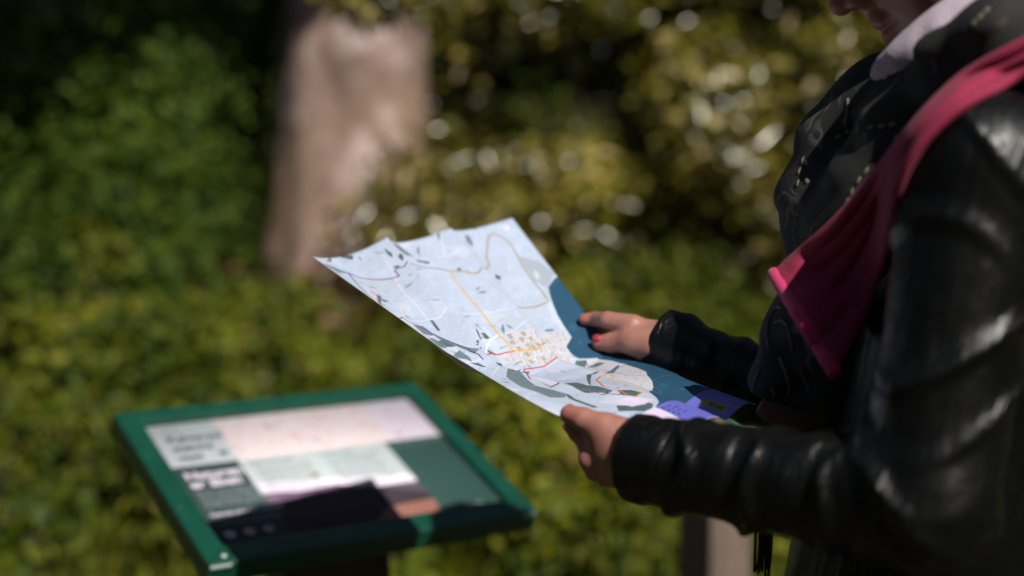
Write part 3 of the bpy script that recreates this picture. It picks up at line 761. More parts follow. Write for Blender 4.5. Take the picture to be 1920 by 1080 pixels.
_u, _v = np.meshgrid(np.linspace(0, 1, NU), np.linspace(0, 1, NV), indexing='ij')
MAPV = map_point(_u, _v)
_px, _py, _pd = pix(MAPV)
def uv_of(px, py):
    d = (_px-px)**2+(_py-py)**2; i = np.unravel_index(np.argmin(d), d.shape)
    # one step of linear refinement
    i0 = min(max(i[0], 1), NU-2); j0 = min(max(i[1], 1), NV-2)
    J = np.array([[(_px[i0+1, j0]-_px[i0-1, j0])/2, (_px[i0, j0+1]-_px[i0, j0-1])/2], [(_py[i0+1, j0]-_py[i0-1, j0])/2, (_py[i0, j0+1]-_py[i0, j0-1])/2]])
    try: dl = np.linalg.solve(J, np.array((px-_px[i0, j0], py-_py[i0, j0])))
    except Exception: dl = np.zeros(2)
    dl = np.clip(dl, -3, 3)
    return np.clip((i0+dl[0])/(NU-1), -.02, 1.02), np.clip((j0+dl[1])/(NV-1), -.02, 1.02)
def map_depth(px, py):
    u, v = uv_of(px, py); p = map_point(np.array([min(max(u, 0), 1)]), np.array([min(max(v, 0), 1)]))[0]; return float(pix(p)[2])

def draw_map():
    CW, CH = 1080, 1800
    cv = Canvas(CW, CH, (166, 178, 198))
    K = lambda p: (lambda q: (q[0]*CW, q[1]*CH))(uv_of(*p))
    A = lambda pts: [K((560+x/4, 380+y/4)) for x, y in pts]
    B = lambda pts: [K((800+x/5.4, 560+y/5.4)) for x, y in pts]
    C = lambda pts: [K((960+x/4, 540+y/4)) for x, y in pts]
    D = lambda pts: [K((900+x/5.647, 600+y/5.647)) for x, y in pts]
    mm = CW/300.0                                   # canvas pixels per millimetre
    n1 = vnoise((CH, CW), (40, 24), 1); n2 = vnoise((CH, CW), (160, 96), 2); n3 = vnoise((CH, CW), (500, 300), 3)
    cv.a *= (1-.05*(n1-.5)-.05*(n2-.5))[..., None]
    rng = np.random.default_rng(8)
    for i in range(90):                              # fields: faint slanted parcels
        c = rng.random(2)*(CW, CH); a = rng.normal()*.3; w_, h_ = rng.uniform(30, 130), rng.uniform(40, 170)
        R = np.array(((math.cos(a), -math.sin(a)), (math.sin(a), math.cos(a))))
        q = (np.array(((-1, -1), (1, -1), (1, 1), (-1, 1)))*(w_/2, h_/2))@R.T+c
        cv.poly(q, [(162, 170, 183), (188, 193, 206), (170, 178, 191), (195, 199, 211)][rng.integers(4)], .4)
        if i % 3 == 0: cv.line(q, 1.5, (198, 201, 212), .6)
    white = (208, 208, 222)
    # city ground
    cv.poly(C([(0, 330), (140, 300), (260, 330), (400, 330), (450, 390), (410, 450), (480, 520), (300, 560), (60, 580), (-60, 540), (-20, 470)]), (182, 183, 193), .9)
    cv.poly(C([(480, 540), (640, 530), (850, 570), (1000, 620), (1050, 700), (1060, 750), (1000, 790), (880, 740), (720, 680), (600, 620)]), (180, 180, 187), .9)
    # roads
    for pts, wd in ((A([(1070, 270), (1100, 410), (1240, 335)]), 1.6), (A([(735, 590), (790, 680), (870, 750), (970, 880)]), 1.6), (A([(850, 885), (970, 880), (1060, 860), (1150, 815)]), 1.7),
                    (A([(1180, 825), (1330, 835), (1470, 815), (1560, 795)]), 1.4), (A([(1400, 1070), (1490, 1000), (1620, 955), (1740, 925)]), 1.7), (B([(575, 600), (610, 500), (640, 420), (720, 365)]), 3.0),
                    (B([(330, 660), (420, 640), (560, 610)]), 1.6), (A([(620, 380), (660, 440), (735, 590)]), 1.0), (A([(670, 720), (740, 790), (830, 880), (900, 990)]), 1.0), (B([(0, 370), (110, 385), (300, 520), (560, 610)]), 1.3),
                    (B([(660, 790), (770, 800)]), 1.2), (C([(520, 690), (620, 760), (700, 830)]), 1.0), (C([(0, 880), (120, 800), (240, 760)]), 1.0)):
        cv.line(pts, wd*mm*.55, white, .95)
    # woods
    g1, g2 = (92, 110, 116), (66, 86, 88)
    tex = .75+.5*n3
    for pts in ([(205, 440), (240, 400), (250, 445)], [(290, 390), (410, 395), (405, 430), (330, 415)], [(410, 385), (470, 415), (468, 430), (440, 400)], [(190, 455), (300, 500), (380, 530), (300, 520), (210, 475)], [(220, 485), (330, 540), (300, 530)], [(640, 340), (700, 380), (705, 415), (665, 385)], [(675, 285), (740, 310), (860, 405), (800, 390), (720, 330)],
                [(745, 400), (775, 405), (785, 435), (760, 425)], [(880, 425), (985, 445), (975, 460), (890, 440)], [(1040, 230), (1058, 228), (1055, 275), (1045, 270)], [(1245, 240), (1280, 250), (1310, 310), (1295, 325), (1260, 290)],
                [(1470, 535), (1510, 550), (1520, 580), (1480, 570)], [(980, 880), (1010, 885), (1065, 960), (1040, 960)], [(585, 690), (620, 700), (625, 770), (600, 760)], [(590, 705), (680, 740), (640, 748)], [(860, 915), (930, 925), (1010, 985), (1000, 1000), (930, 980)],
                [(930, 1020), (1080, 1020), (1180, 1078), (980, 1078)], [(710, 475), (760, 470), (745, 490), (715, 488)], [(1190, 490), (1220, 490), (1215, 510), (1192, 508)], [(1330, 190), (1290, 185), (1300, 196), (1340, 198)]):
        cv.poly(A(pts), g2 if len(pts) == 4 else g1, .9, tex)
    cv.poly(A([(1650, 400), (1800, 440), (1920, 530), (1860, 640), (1760, 580)]), (146, 156, 168), .9)
    cv.poly(A([(1760, 500), (1800, 530), (1810, 580), (1770, 560)]), (182, 187, 198), .9)
    for pts in ([(545, 345), (590, 345), (640, 400), (600, 410)], [(485, 430), (530, 415), (560, 500), (545, 510)], [(0, 325), (100, 378), (400, 492), (560, 500), (560, 585), (480, 555), (300, 480), (120, 405)], [(0, 415), (60, 400), (200, 470), (200, 500), (90, 490)],
                [(180, 525), (330, 520), (430, 590), (465, 640), (390, 610), (220, 570)], [(440, 650), (520, 650), (600, 690), (580, 695)], [(810, 795), (870, 800), (1100, 880), (1300, 930), (1404, 960), (1404, 1000), (1250, 1000), (1100, 940), (950, 890)],
                [(610, 510), (700, 560), (770, 568), (640, 560)], [(870, 710), (960, 708), (900, 738)], [(1195, 315), (1280, 305), (1285, 325), (1200, 330)], [(985, 740), (1045, 735), (1030, 765)], [(490, 300), (520, 320), (560, 420), (540, 410)], [(750, 835), (840, 845), (800, 852)], [(700, 640), (760, 660), (770, 690), (720, 670)], [(310, 620), (370, 640), (340, 645)]):
        cv.poly(B(pts), g1 if len(pts) > 4 else g2, .92, tex)
    for pts in ([(400, 712), (480, 708), (560, 730), (640, 735), (760, 770), (720, 790), (630, 782), (555, 785), (480, 750)], [(780, 880), (830, 882), (920, 880), (1000, 850), (1060, 870), (1050, 900), (990, 925), (800, 925)], [(790, 765), (900, 765), (975, 785), (930, 815), (820, 800)],
                [(390, 790), (430, 800), (470, 830), (640, 890), (620, 900), (430, 830)], [(560, 650), (600, 645), (590, 730), (575, 720)], [(600, 640), (690, 640), (610, 652)], [(690, 640), (740, 620), (790, 575), (810, 580), (760, 640)], [(480, 545), (560, 540), (560, 570), (500, 580)], [(560, 600), (640, 560), (700, 560), (640, 590)]):
        cv.poly(C(pts), g2, .92, tex)
    for i in range(150):                             # small copses and shelter belts
        q = (rng.uniform(.02, .66)*CW, rng.uniform(.02, .85)*CH)
        a = rng.normal()*.4+(0 if rng.random() < .6 else 1.5); L = rng.uniform(6, 34); w2 = rng.uniform(2, 7); ca, sa = math.cos(a), math.sin(a); k0 = rng.uniform(.5, 1.1)
        if n1[int(q[1]) % CH, int(q[0]) % CW] > .52: cv.poly([(q[0]-ca*L+sa*w2, q[1]-sa*L-ca*w2), (q[0]+sa*w2*k0*1.4, q[1]-ca*w2*1.3), (q[0]+ca*L, q[1]+sa*L), (q[0]-sa*w2*k0, q[1]+ca*w2)], (88, 106, 110), rng.uniform(.35, .85), tex)
    # blocks of the town
    for x, y in ((460, 145), (550, 115), (440, 205), (530, 195), (640, 190), (615, 260), (570, 285), (500, 365), (720, 225), (670, 405), (320, 175), (345, 240), (510, 270), (540, 440), (410, 300)):
        c = np.array(K((900+x/5.647, 600+y/5.647))); w_, h_ = rng.uniform(7, 12), rng.uniform(9, 18)
        cv.poly([c+(-w_, -h_), c+(w_, -h_*.8), c+(w_*.9, h_), c+(-w_*.7, h_*.8)], (150, 134, 112), .8)
    def scatter(poly, n, col, s):
        p = np.array(poly); lo, hi = p.min(0), p.max(0); m = 0
        while m < n:
            c = lo+rng.random(2)*(hi-lo); ins = False
            for i in range(len(p)):
                a, b = p[i], p[(i+1) % len(p)]
                if (a[1] > c[1]) != (b[1] > c[1]) and c[0] < (b[0]-a[0])*(c[1]-a[1])/(b[1]-a[1])+a[0]: ins = not ins
            m += 1
            if ins:
                w_, h_ = rng.uniform(.3, .95, 2)*s; cv.poly([c+(-w_, -h_), c+(w_, -h_), c+(w_, h_), c+(-w_, h_)], col[rng.integers(len(col))], .75)
    tan = [(162, 150, 134), (170, 160, 148), (146, 142, 138)]
    scatter(C([(-10, 420), (140, 330), (300, 430), (440, 400), (400, 470), (480, 520), (300, 560), (60, 580), (-60, 540)]), 420, tan, 5)
    scatter(C([(260, 330), (400, 330), (440, 380), (390, 430), (300, 400)]), 120, tan, 5)
    scatter(C([(700, 640), (850, 575), (1000, 625), (1050, 700), (1050, 750), (960, 760), (820, 700)]), 240, tan, 5)
    scatter(A([(150, 420), (640, 340), (1200, 600), (1400, 900), (900, 950), (500, 650)]), 40, tan, 6)
    for poly in (C([(-10, 420), (140, 330), (440, 400), (480, 520), (60, 580)]), C([(700, 640), (850, 575), (1000, 625), (1050, 740), (960, 760)])):
        p = np.array(poly); lo, hi = p.min(0), p.max(0)
        for i in range(26):
            a = lo+rng.random(2)*(hi-lo); ang = rng.choice((.3, 1.87))+rng.normal()*.12; L = rng.uniform(20, 80)
            cv.line([a, a+np.array((math.cos(ang), math.sin(ang)))*L], 2.4, (208, 207, 214), .8)
    # sea
    sea = [K(p) for p in ((1052, 516), (1040, 522), (1028, 538), (1033, 560), (1045, 590), (1058, 612), (1072, 632), (1062, 650), (1070, 662), (1085, 672), (1120, 672), (1150, 677), (1172, 683), (1195, 690), (1212, 697), (1216, 706), (1223, 715), (1225, 727), (1217, 735), (1230, 745), (1236, 754), (1230, 762))]
    far = [(1.03*CW, .93*CH), (1.03*CW, sea[0][1]-10)]
    cv.poly(sea+[(sea[-1][0], .93*CH)]+far, (38, 74, 98), 1.0)
    m_ = np.zeros((CH, CW), np.float32)
    for i in range(70):
        c = (rng.uniform(.70, 1.0)*CW, rng.uniform(.3, .86)*CH)
        if cv.a[int(min(c[1], CH-1)), int(min(c[0], CW-1)), 0] < .25: cv.disc(c, rng.uniform(5, 22), [(32, 66, 84), (52, 100, 130), (28, 56, 70)][rng.integers(3)], .35)
    cv.line([K(p) for p in ((1100, 680), (1180, 705), (1270, 712))], 4, (26, 52, 66), .5)
    cv.line([K(p) for p in ((1228, 726), (1240, 733), (1243, 746))], 2, (90, 124, 150), .8)
    # beach
    cv.poly(C([(760, 850), (880, 815), (960, 820), (1060, 838), (1000, 870), (900, 890), (820, 870)]), (204, 194, 218), .95)
    cv.poly(C([(640, 850), (800, 840), (820, 872), (700, 870)]), (192, 189, 208), .8)
    cv.poly(B([(690, 850), (830, 890), (960, 920), (900, 935), (760, 900)]), (198, 197, 214), .8)
    cv.line([K(p) for p in ((1140, 692), (1150, 688), (1158, 684), (1172, 683))], 9, (206, 196, 226), .9); cv.line([K(p) for p in ((1143, 697), (1158, 691), (1172, 684))], 5, (70, 100, 150), .9)
    # marked trails
    pur, blu, red, dred, yel, ora = (84, 62, 118), (42, 50, 122), (190, 44, 46), (104, 22, 42), (178, 136, 44), (222, 104, 20)
    t1 = A([(370, 525), (450, 560), (520, 572), (620, 578), (700, 568), (755, 550), (722, 510), (735, 492), (790, 480), (845, 458)])
    cv.line(t1, 1.9*mm, (158, 84, 120), .95); cv.line(t1, 1.5*mm, blu, .95, 11)
    cv.line(A([(845, 458), (950, 485), (1050, 495), (1140, 512)]), 1.5*mm, (112, 100, 150), .95)
    cv.line(A([(1140, 512), (1270, 517), (1275, 528), (1340, 530), (1390, 515), (1430, 470), (1408, 410), (1415, 320), (1425, 245), (1460, 235), (1520, 255), (1590, 310), (1640, 400), (1720, 540), (1820, 660), (1875, 740), (1780, 780), (1645, 785)]), 1.7*mm, (134, 112, 66), .95)
    cv.line(A([(1140, 512), (1210, 516), (1270, 517), (1275, 528), (1340, 530)]), .9*mm, yel, .9)
    cv.line(A([(1140, 512), (1170, 580), (1260, 690), (1380, 830), (1500, 990)])+B([(720, 355), (790, 420), (870, 525), (1000, 525), (1120, 515), (1250, 488)]), 1.8*mm, (196, 152, 70), .95)
    cv.line(A([(375, 530), (430, 600), (500, 670), (560, 725), (620, 765), (720, 850), (780, 860), (820, 890), (900, 925), (1000, 980)])+B([(250, 440), (380, 490), (415, 500), (440, 530), (520, 560), (548, 590), (570, 612)]), 1.7*mm, (74, 28, 70), .95)
    cv.line(A([(620, 765), (600, 740), (590, 700), (560, 690), (535, 665), (560, 670), (592, 702)]), 1.3*mm, red, .9)
    cv.line(B([(578, 612), (595, 580), (640, 555), (700, 568), (770, 555), (800, 545), (880, 535)]), 1.6*mm, (196, 56, 52), .95)
    cv.line(C([(470, 600), (380, 590), (240, 588), (100, 608), (5, 630), (80, 655), (140, 685)]), 1.6*mm, (186, 50, 54), .95)
    cv.line(C([(285, 745), (340, 722), (400, 716), (480, 750), (555, 785), (630, 780), (670, 800), (720, 790), (790, 800), (860, 797)]), 1.7*mm, dred, .95)
    cv.line(C([(860, 797), (800, 765), (690, 740), (660, 715), (630, 690), (660, 665), (700, 655)]), 2.1*mm, ora, .95); cv.line(C([(690, 740), (662, 716), (634, 691), (664, 666)]), .5*mm, (60, 60, 90), .9)
    cv.line(C([(610, 640), (650, 648), (700, 655)]), .9*mm, (222, 140, 140), .9)
    cv.line(C([(700, 655), (755, 650), (755, 680), (705, 675), (860, 725), (975, 785), (940, 805), (945, 812), (870, 805)]), 1.4*mm, (196, 148, 40), .9)
    for p in ((895, 646), (894, 640), (1028, 723), (710, 552), (722, 571), (1139, 605)): cv.disc(K(p), 1.1*mm, (50, 44, 60), .9)
    c = K((950, 427)); cv.disc(c, 3.6*mm, (228, 214, 232)); cv.line([(c[0]-1.6*mm, c[1]+1.2*mm), (c[0], c[1]-1.8*mm), (c[0]+1.6*mm, c[1]+1.2*mm)], .7*mm, (120, 110, 130))
    for p, tx in (((938, 654), 'RØDVIG'), ((1018, 647), 'BYEN'), ((870, 595), 'SKOVEN'), ((780, 505), 'MARKEN')):
        q = K(p); cv.text(tx, q, (2.6*mm, 0), (0, -2.6*mm), (64, 78, 82), .02, .8)
    for i in range(30):
        q = (rng.uniform(.05, .65)*CW, rng.uniform(.03, .8)*CH); cv.text(('eng', 'mose', 'gård', 'bakke', 'hede')[i % 5], q, (1.3*mm, 0), (0, -1.3*mm), (96, 108, 112), .01, .7)
    # lilac cover and legend at the near end; near panel painted pale as sunlit
    vp = .86*CH
    cv.poly([(0, vp), (CW/3, vp), (CW/3, CH), (0, CH)], (214, 200, 226)); cv.poly([(CW/3+5, vp), (CW+5, vp), (CW+5, CH), (CW/3+5, CH)], (100, 102, 190))
    blk = (24, 34, 44)
    # legend, upright for the reader
    for (bx, by), (tx, ty), word in (((1244.6, 764.9), (1250, 763), 'SKOVEN'), ((1253.7, 768.7), (1260, 766.5), 'BUNKERSTIEN'), ((1263, 772.5), (1269, 770), 'KLINTEN'), ((1272.5, 775.8), (1279, 773.5), 'HALVØEN')):
        cv.disc(K((bx, by)), 2.1*mm, blk); q = K((tx, ty)); cv.text(word, (q[0], q[1]+1.2*mm), (3.3*mm, 0), (0, -3.6*mm), blk, .02)
    # label with SPOR, reading away from the holder
    pts = [K(p) for p in ((1324, 749), (1367.7, 762.7), (1357, 772.5), (1318, 760))]
    ua = (pts[0][0]+pts[1][0])/2; ub = (pts[2][0]+pts[3][0])/2; va = min(pts[0][1], pts[3][1]); vb = (pts[1][1]+pts[2][1])/2
    lo, hi = min(ua, ub), max(ua, ub); r = (hi-lo)/2; uc = (lo+hi)/2
    arc = [(uc+r*math.cos(t), va+r*.25-r*.8*math.sin(t)) for t in np.linspace(0, math.pi, 14)]
    cv.poly([(hi, vb)]+arc+[(lo, vb)], (126, 134, 52))
    v_, _ = text_tris('SPOR', .03); tw = v_[:, 0].max(); L = (vb-va)*.66; ht = (hi-lo)*.62/.72
    cv.text('SPOR', (uc+(hi-lo)*.31, vb-(vb-va)*.12), (0, -L/tw), (-ht, 0), (22, 30, 26), .03)
    for i, ln in enumerate(('oplev kysten', 'til fods og', 'på cykel i', 'naturen')):
        q = K((1376, 756)); cv.text(ln, (q[0]+(1.5-i)*2.6*mm*1.0, q[1]+5*mm), (0, -2.1*mm), (-2.3*mm, 0), blk, .01)
    cv.poly([(.925*CW, vp+2*mm), (.965*CW, vp+2*mm), (.965*CW, CH), (.925*CW, CH)], (26, 30, 56))
    # fold wear
    for k in (1/3, 2/3): cv.line([(k*CW, 0), (k*CW, CH)], 2.0, (236, 236, 240), .35)
    for k in (.25, .5, .75): cv.line([(0, k*CH), (CW, k*CH)], 1.6, (236, 236, 240), .28)
    return cv.image('map_print')
def make_map():
    q0 = np.arange(NU-1)[:, None]*NV; j = np.arange(NV-1)[None]
    q = np.stack([q0+j, q0+j+1, q0+NV+j+1, q0+NV+j], -1).reshape(-1, 4)
    rng = np.random.default_rng(2)
    v = MAPV.reshape(-1, 3)
    me = mesh_np('folded_map', v, q)
    fn = np.array(me.polygons[0].normal[:])
    if fn@NRM < 0: me.flip_normals()
    uvl = me.uv_layers.new(name='UVMap'); li = np.empty(len(me.loops), np.int32); me.loops.foreach_get('vertex_index', li)
    uv = np.stack([_u.ravel()[li], 1-_v.ravel()[li]], -1); uvl.data.foreach_set('uv', uv.astype(np.float32).ravel())
    pm = print_mat('map_print', draw_map(), .42, .35)
    o = link('folded_map', me, [pm, M['paper_back']])
    s = o.modifiers.new('thickness', 'SOLIDIFY'); s.thickness = .0004; s.offset = -1; s.material_offset = 1; s.material_offset_rim = 1
    tag(o, 'unfolded paper trail map with blue sea and lilac cover, held in both hands', 'map')
make_map()

# ================================================================== THE PERSON
F3 = nrm((-.85, .53, 0)); R3 = np.array((-(-F3[1]), F3[0]*-1, 0)); R3 = np.array((F3[1], -F3[0], 0)); UP = np.array((0, 0, 1.0))
SL = P(1842, 305, 1.205); SR = SL+R3*.35
EL = P(1738, 950, 1.178); WL = P(1185, 858, 1.343)
WR = P(1275, 655, 1.628); ER = np.array((.388, 1.525, WR[2]-.095))
HIP = np.array((.405, 1.405, .84)); SHO = (SL+SR)/2
person = empty('person', (HIP[0], HIP[1], 0.0), 'person in black leather jacket and magenta scarf reading a paper map held in both hands', 'person')

# ---- head
HF = nrm((-.955, .295, 0)); HB = math.radians(27)
hf = HF*math.cos(HB)-UP*math.sin(HB); hu = HF*math.sin(HB)+UP*math.cos(HB); hl = np.cross(hu, hf)
NOSE = P(1557, 22, 1.405); HC = NOSE-hf*.1275+hu*.026
NECKB = np.array((.448, 1.365, 1.335))
def head_sdf(X, Y, Z):
    p = local(X, Y, Z, HC, (hl, hf, hu))
    d = ell(p, (0, -.015, .035), (.074, .094, .085))
    d = smin(d, ell(p, (0, .026, -.035), (.060, .060, .078)), .03)
    for s in (-1, 1):
        d = smin(d, rc(p, (s*.050, -.006, -.058), (s*.010, .066, -.098), .020, .018), .028)
        d = smin(d, ell(p, (s*.040, .046, -.028), (.028, .030, .034)), .02)
        d = smin(d, rc(p, (s*.034, .076, .030), (s*.006, .088, .027), .010, .010), .014)
    d = smin(d, sph(p, (0, .074, -.101), .017), .018)
    for s in (-1, 1): d = smax(d, -sph(p, (s*.031, .098, .008), .016), .012)
    for s in (-1, 1): d = smin(d, ell(p, (s*.031, .074, .008), (.015, .0125, .0125)), .005)
    d = smin(d, chain(p, [(0, .086, .016), (0, .101, -.006), (0, .1155, -.024)], (.0085, .0095, .0118)), .010)
    for s in (-1, 1):
        d = smin(d, ell(p, (s*.0115, .100, -.029), (.0085, .011, .0085)), .006)
        d = smax(d, -rc(p, (s*.0068, .107, -.042), (s*.006, .103, -.033), .0042, .003), .003)
    d = smin(d, rc(p, (0, .088, -.036), (0, .092, -.052), .010, .009), .012)
    up = [(-.024, .074, -.0625), (-.010, .0885, -.0585), (0, .0905, -.0595), (.010, .0885, -.0585), (.024, .074, -.0625)]
    lo = [(-.023, .074, -.0665), (-.009, .0875, -.0715), (0, .089, -.0725), (.009, .0875, -.0715), (.023, .074, -.0665)]
    d = smin(d, chain(p, up, (.004, .0062, .006, .0062, .004)), .006)
    d = smin(d, chain(p, lo, (.004, .0066, .0074, .0066, .004)), .006)
    d = smax(d, -chain(p, [(-.026, .078, -.0645), (0, .100, -.0652), (.026, .078, -.0645)], (.0016, .0022, .0016)), .003)
    for s in (-1, 1):
        e = ell(p, (s*.078, -.012, -.004), (.010, .018, .031)); e = smax(e, -ell(p, (s*.086, -.008, -.002), (.008, .010, .019)), .006)
        d = smin(d, e, .008)
    nb = local(*[np.float32(a) for a in NECKB], HC, (hl, hf, hu))
    d = smin(d, rc(p, (0, -.030, -.045), tuple(float(q) for q in nb), .052, .056), .03)
    return d
def box_of(pts, pad):
    pts = np.array(pts); return pts.min(0)-pad, pts.max(0)+pad
hv = grid_sdf(head_sdf, HC+np.array((-.16, -.16, -.20)), HC+np.array((.16, .16, .15)), .0028)

# ---- left hand (nearer), gripping the near edge
Q = lambda a: P(*a)
HLc = dict(
    thumb=[(1176, 832, 1.338), (1130, 804, 1.345), (1094, 787, 1.353), (1068, 776.5, 1.361)],
    index=[(1130, 842, 1.352), (1101, 829, 1.364), (1083, 812, 1.374), (1070, 800, 1.380)],
    middle=[(1136, 862, 1.352), (1106, 862, 1.352), (1104, 846, 1.385), (1112, 832, 1.404)],
    ring=[(1146, 878, 1.355), (1117, 882, 1.356), (1117, 866, 1.390), (1126, 852, 1.408)],
    little=[(1158, 890, 1.360), (1136, 897, 1.368), (1136, 882, 1.395), (1144, 869, 1.410)])
FR = dict(thumb=(.0155, .0125, .0112, .0088), index=(.0112, .0095, .0084, .0068), middle=(.0115, .0100, .0086, .0068), ring=(.0110, .0094, .0082, .0066), little=(.0098, .0082, .0072, .0058))
def hand_sdf(C, palm, arm):
    Cw = {k: [Q(a) for a in v] for k, v in C.items()}; pw = [(Q(a), Q(b), ra, rb) for a, b, ra, rb in palm]
    def fn(X, Y, Z):
        p = (X, Y, Z); d = None
        for a, b, ra, rb in pw:
            e = rc(p, a, b, ra, rb); d = e if d is None else smin(d, e, .012)
        d = smin(d, rc(p, arm[0], arm[1], .026, .030), .02)
        for k, pts in Cw.items():
            e = chain(p, pts, FR[k], .0022)
            # knuckle creases
            for j in (1, 2):
                e = np.minimum(e, sph(p, pts[j], FR[k][j]*1.04))
            d = smin(d, e, .006 if k != 'thumb' else .010)
        return d
    allp = [q for v in Cw.values() for q in v]+[q for a in pw for q in a[:2]]
    lo, hi = box_of(allp, .026); return grid_sdf(fn, lo, hi, .0017), Cw
LHm, LHC = hand_sdf(HLc, [((1200, 862, 1.342), (1136, 852, 1.352), .025, .015), ((1196, 838, 1.335), (1138, 808, 1.344), .020, .0145), ((1205, 884, 1.352), (1152, 884, 1.357), .019, .013), ((1196, 852, 1.34), (1146, 832, 1.348), .022, .018)], (WL, WL+(EL-WL)*.4))
md = map_depth
HRc = dict(
    thumb=[(1218, 645, 1.622), (1178, 640, md(1170, 650)-.020), (1146, 643, md(1146, 650)-.014), (1124, 643, md(1124, 645)-.010)],
    index=[(1186, 608, 1.640), (1140, 600, 1.652), (1116, 598.5, md(1112, 602)-.012), (1096, 598.5, md(1096, 600)-.011)],
    middle=[(1192, 618, 1.652), (1150, 616, 1.690), (1128, 622, 1.700), (1112, 630, 1.700)],
    ring=[(1198, 636, 1.662), (1160, 634, 1.700), (1140, 642, 1.705), (1126, 650, 1.700)],
    little=[(1206, 652, 1.668), (1174, 652, 1.695), (1158, 660, 1.700), (1146, 666, 1.695)])
RHm, RHC = hand_sdf(HRc, [((1270, 648, 1.628), (1194, 618, 1.645), .023, .013), ((1262, 655, 1.615), (1188, 643, 1.628), .019, .012), ((1270, 668, 1.635), (1206, 650, 1.664), .019, .013), ((1262, 650, 1.62), (1200, 632, 1.645), .021, .015)], (WR, WR+(ER-WR)*.4))

def torso_sdf(X, Y, Z):
    p = (X, Y, Z)
    d = rc(p, HIP+(0, 0, .02), SHO-(0, 0, .12), .115, .115)
    d = smin(d, rc(p, SL-R3*-.02-UP*.02, SR-R3*.02-UP*.02, .05, .05), .06)
    d = smin(d, rc(p, SHO-UP*.05, NECKB, .07, .055), .05)
    d = smin(d, chain(p, [SL, EL, WL+(EL-WL)*.2], (.048, .040, .028)), .03)
    d = smin(d, chain(p, [SR, ER, WR+(ER-WR)*.2], (.048, .040, .028)), .03)
    for s in (-1, 1): d = smin(d, chain(p, [HIP+R3*.09*s, HIP+R3*.10*s+(0, 0, -.42), np.array((HIP[0], HIP[1], .08))+R3*.11*s-F3*.03], (.085, .055, .04)), .04)
    return d
tv = grid_sdf(torso_sdf, (.05, .98, .03), (.80, 1.80, 1.42), .011)
bv, bq, bt = join_np([hv, LHm, RHm, tv])
body = link('body', mesh_np('body', bv, bq), M['skin'], person)
# tint: lips, nose wing, cheek and finger tips are redder
lp = local(bv[:, 0], bv[:, 1], bv[:, 2], HC, (hl, hf, hu))
tint = np.zeros(len(bv), np.float32)
def soft(d, w): return np.clip(1-d/w, 0, 1)
tint = np.maximum(tint, .5*soft(np.abs(ell(lp, (0, .080, -.0655), (.024, .020, .0125)))-.003, .004)*(lp[1] > .06))
tint = np.maximum(tint, .45*soft(np.sqrt(lp[0]**2+(lp[1]-.112)**2+(lp[2]+.025)**2)-.008, .016))
tint = np.maximum(tint, .35*soft(np.sqrt((np.abs(lp[0])-.05)**2+(lp[1]-.045)**2+(lp[2]+.03)**2)-.01, .03))
for CC in (LHC, RHC):
    for k, pts in CC.items():
        for j, s in ((3, .55), (2, .25), (1, .25)):
            tint = np.maximum(tint, s*soft(np.linalg.norm(bv-pts[j], axis=1)-.007, .010).astype(np.float32))
at = body.data.attributes.new('tint', 'FLOAT', 'POINT'); at.data.foreach_set('value', np.ascontiguousarray(tint[:len(body.data.vertices)], np.float32))

# nails, ring, eyes, glasses, hair
def nail(tip, prev, toward, r, mat, name='nail', L=.011, W=.0092):
    ax = nrm(tip-prev); n = nrm(toward-ax*(toward@ax)); s = np.cross(ax, n); bm = bmesh.new()
    bmesh.ops.create_uvsphere(bm, u_segments=16, v_segments=10, radius=1.0, matrix=frame(tip+n*(r*.62)+ax*(r*.15), ax, s, n) @ Matrix.Diagonal((L/2, W/2, r*.42, 1)))
    return link(name, bm_mesh(name, bm), mat, person)
camv = np.array((0, 0, CAM_Z))
tip = RHC['thumb'][3]; nail(tip+nrm(camv-tip)*.001+UP*.0015, RHC['thumb'][2], nrm(nrm(camv-tip)*.75+UP*.65), FR['thumb'][3], M['nail_red'], L=.0135, W=.0108)
tip = LHC['thumb'][3]; nail(tip, LHC['thumb'][2], nrm((-.1, .55, .9)), FR['thumb'][3], M['nail_red'])
tip = LHC['index'][3]; nail(tip, LHC['index'][2], nrm((-.75, -.35, -.1)), FR['index'][3], M['nail'], L=.010, W=.008)
for k in ('middle', 'ring', 'little'):
    for CC in (LHC, RHC): nail(CC[k][3], CC[k][2], nrm(-NRM), FR[k][3], M['nail_red'], L=.009, W=.008)
nail(RHC['index'][3], RHC['index'][2], nrm((-.2, .8, .4)), FR['index'][3], M['nail_red'], L=.010, W=.008)
a, b = LHC['ring'][0], LHC['ring'][1]; c = a+(b-a)*.72; ax = nrm(b-a)
ang = np.linspace(0, 2*np.pi, 33); s_ = nrm(np.cross(ax, UP)); t_ = np.cross(ax, s_)
v, q, t = tube_np([c+(s_*math.cos(x)+t_*math.sin(x))*.0103 for x in ang], np.full(33, .0017), 8, False)
link('finger_ring', mesh_np('finger_ring', v, q), M['silver'], person)
for s in (-1, 1):
    bm = bmesh.new(); bmesh.ops.create_uvsphere(bm, u_segments=20, v_segments=12, radius=.0118, matrix=frame(HC+hl*.031*s+hf*.0795+hu*.006, hl, hf, hu))
    link('eye', bm_mesh('eye', bm), NB('eye_white').set(Base_Color=(.6, .58, .55, 1), Roughness=.2).m, person)
gl = empty('glasses', HC+hf*.1+hu*.008); gl.parent = person; gl.matrix_parent_inverse = person.matrix_world.inverted()
bpy.context.view_layer.update()
parts = []
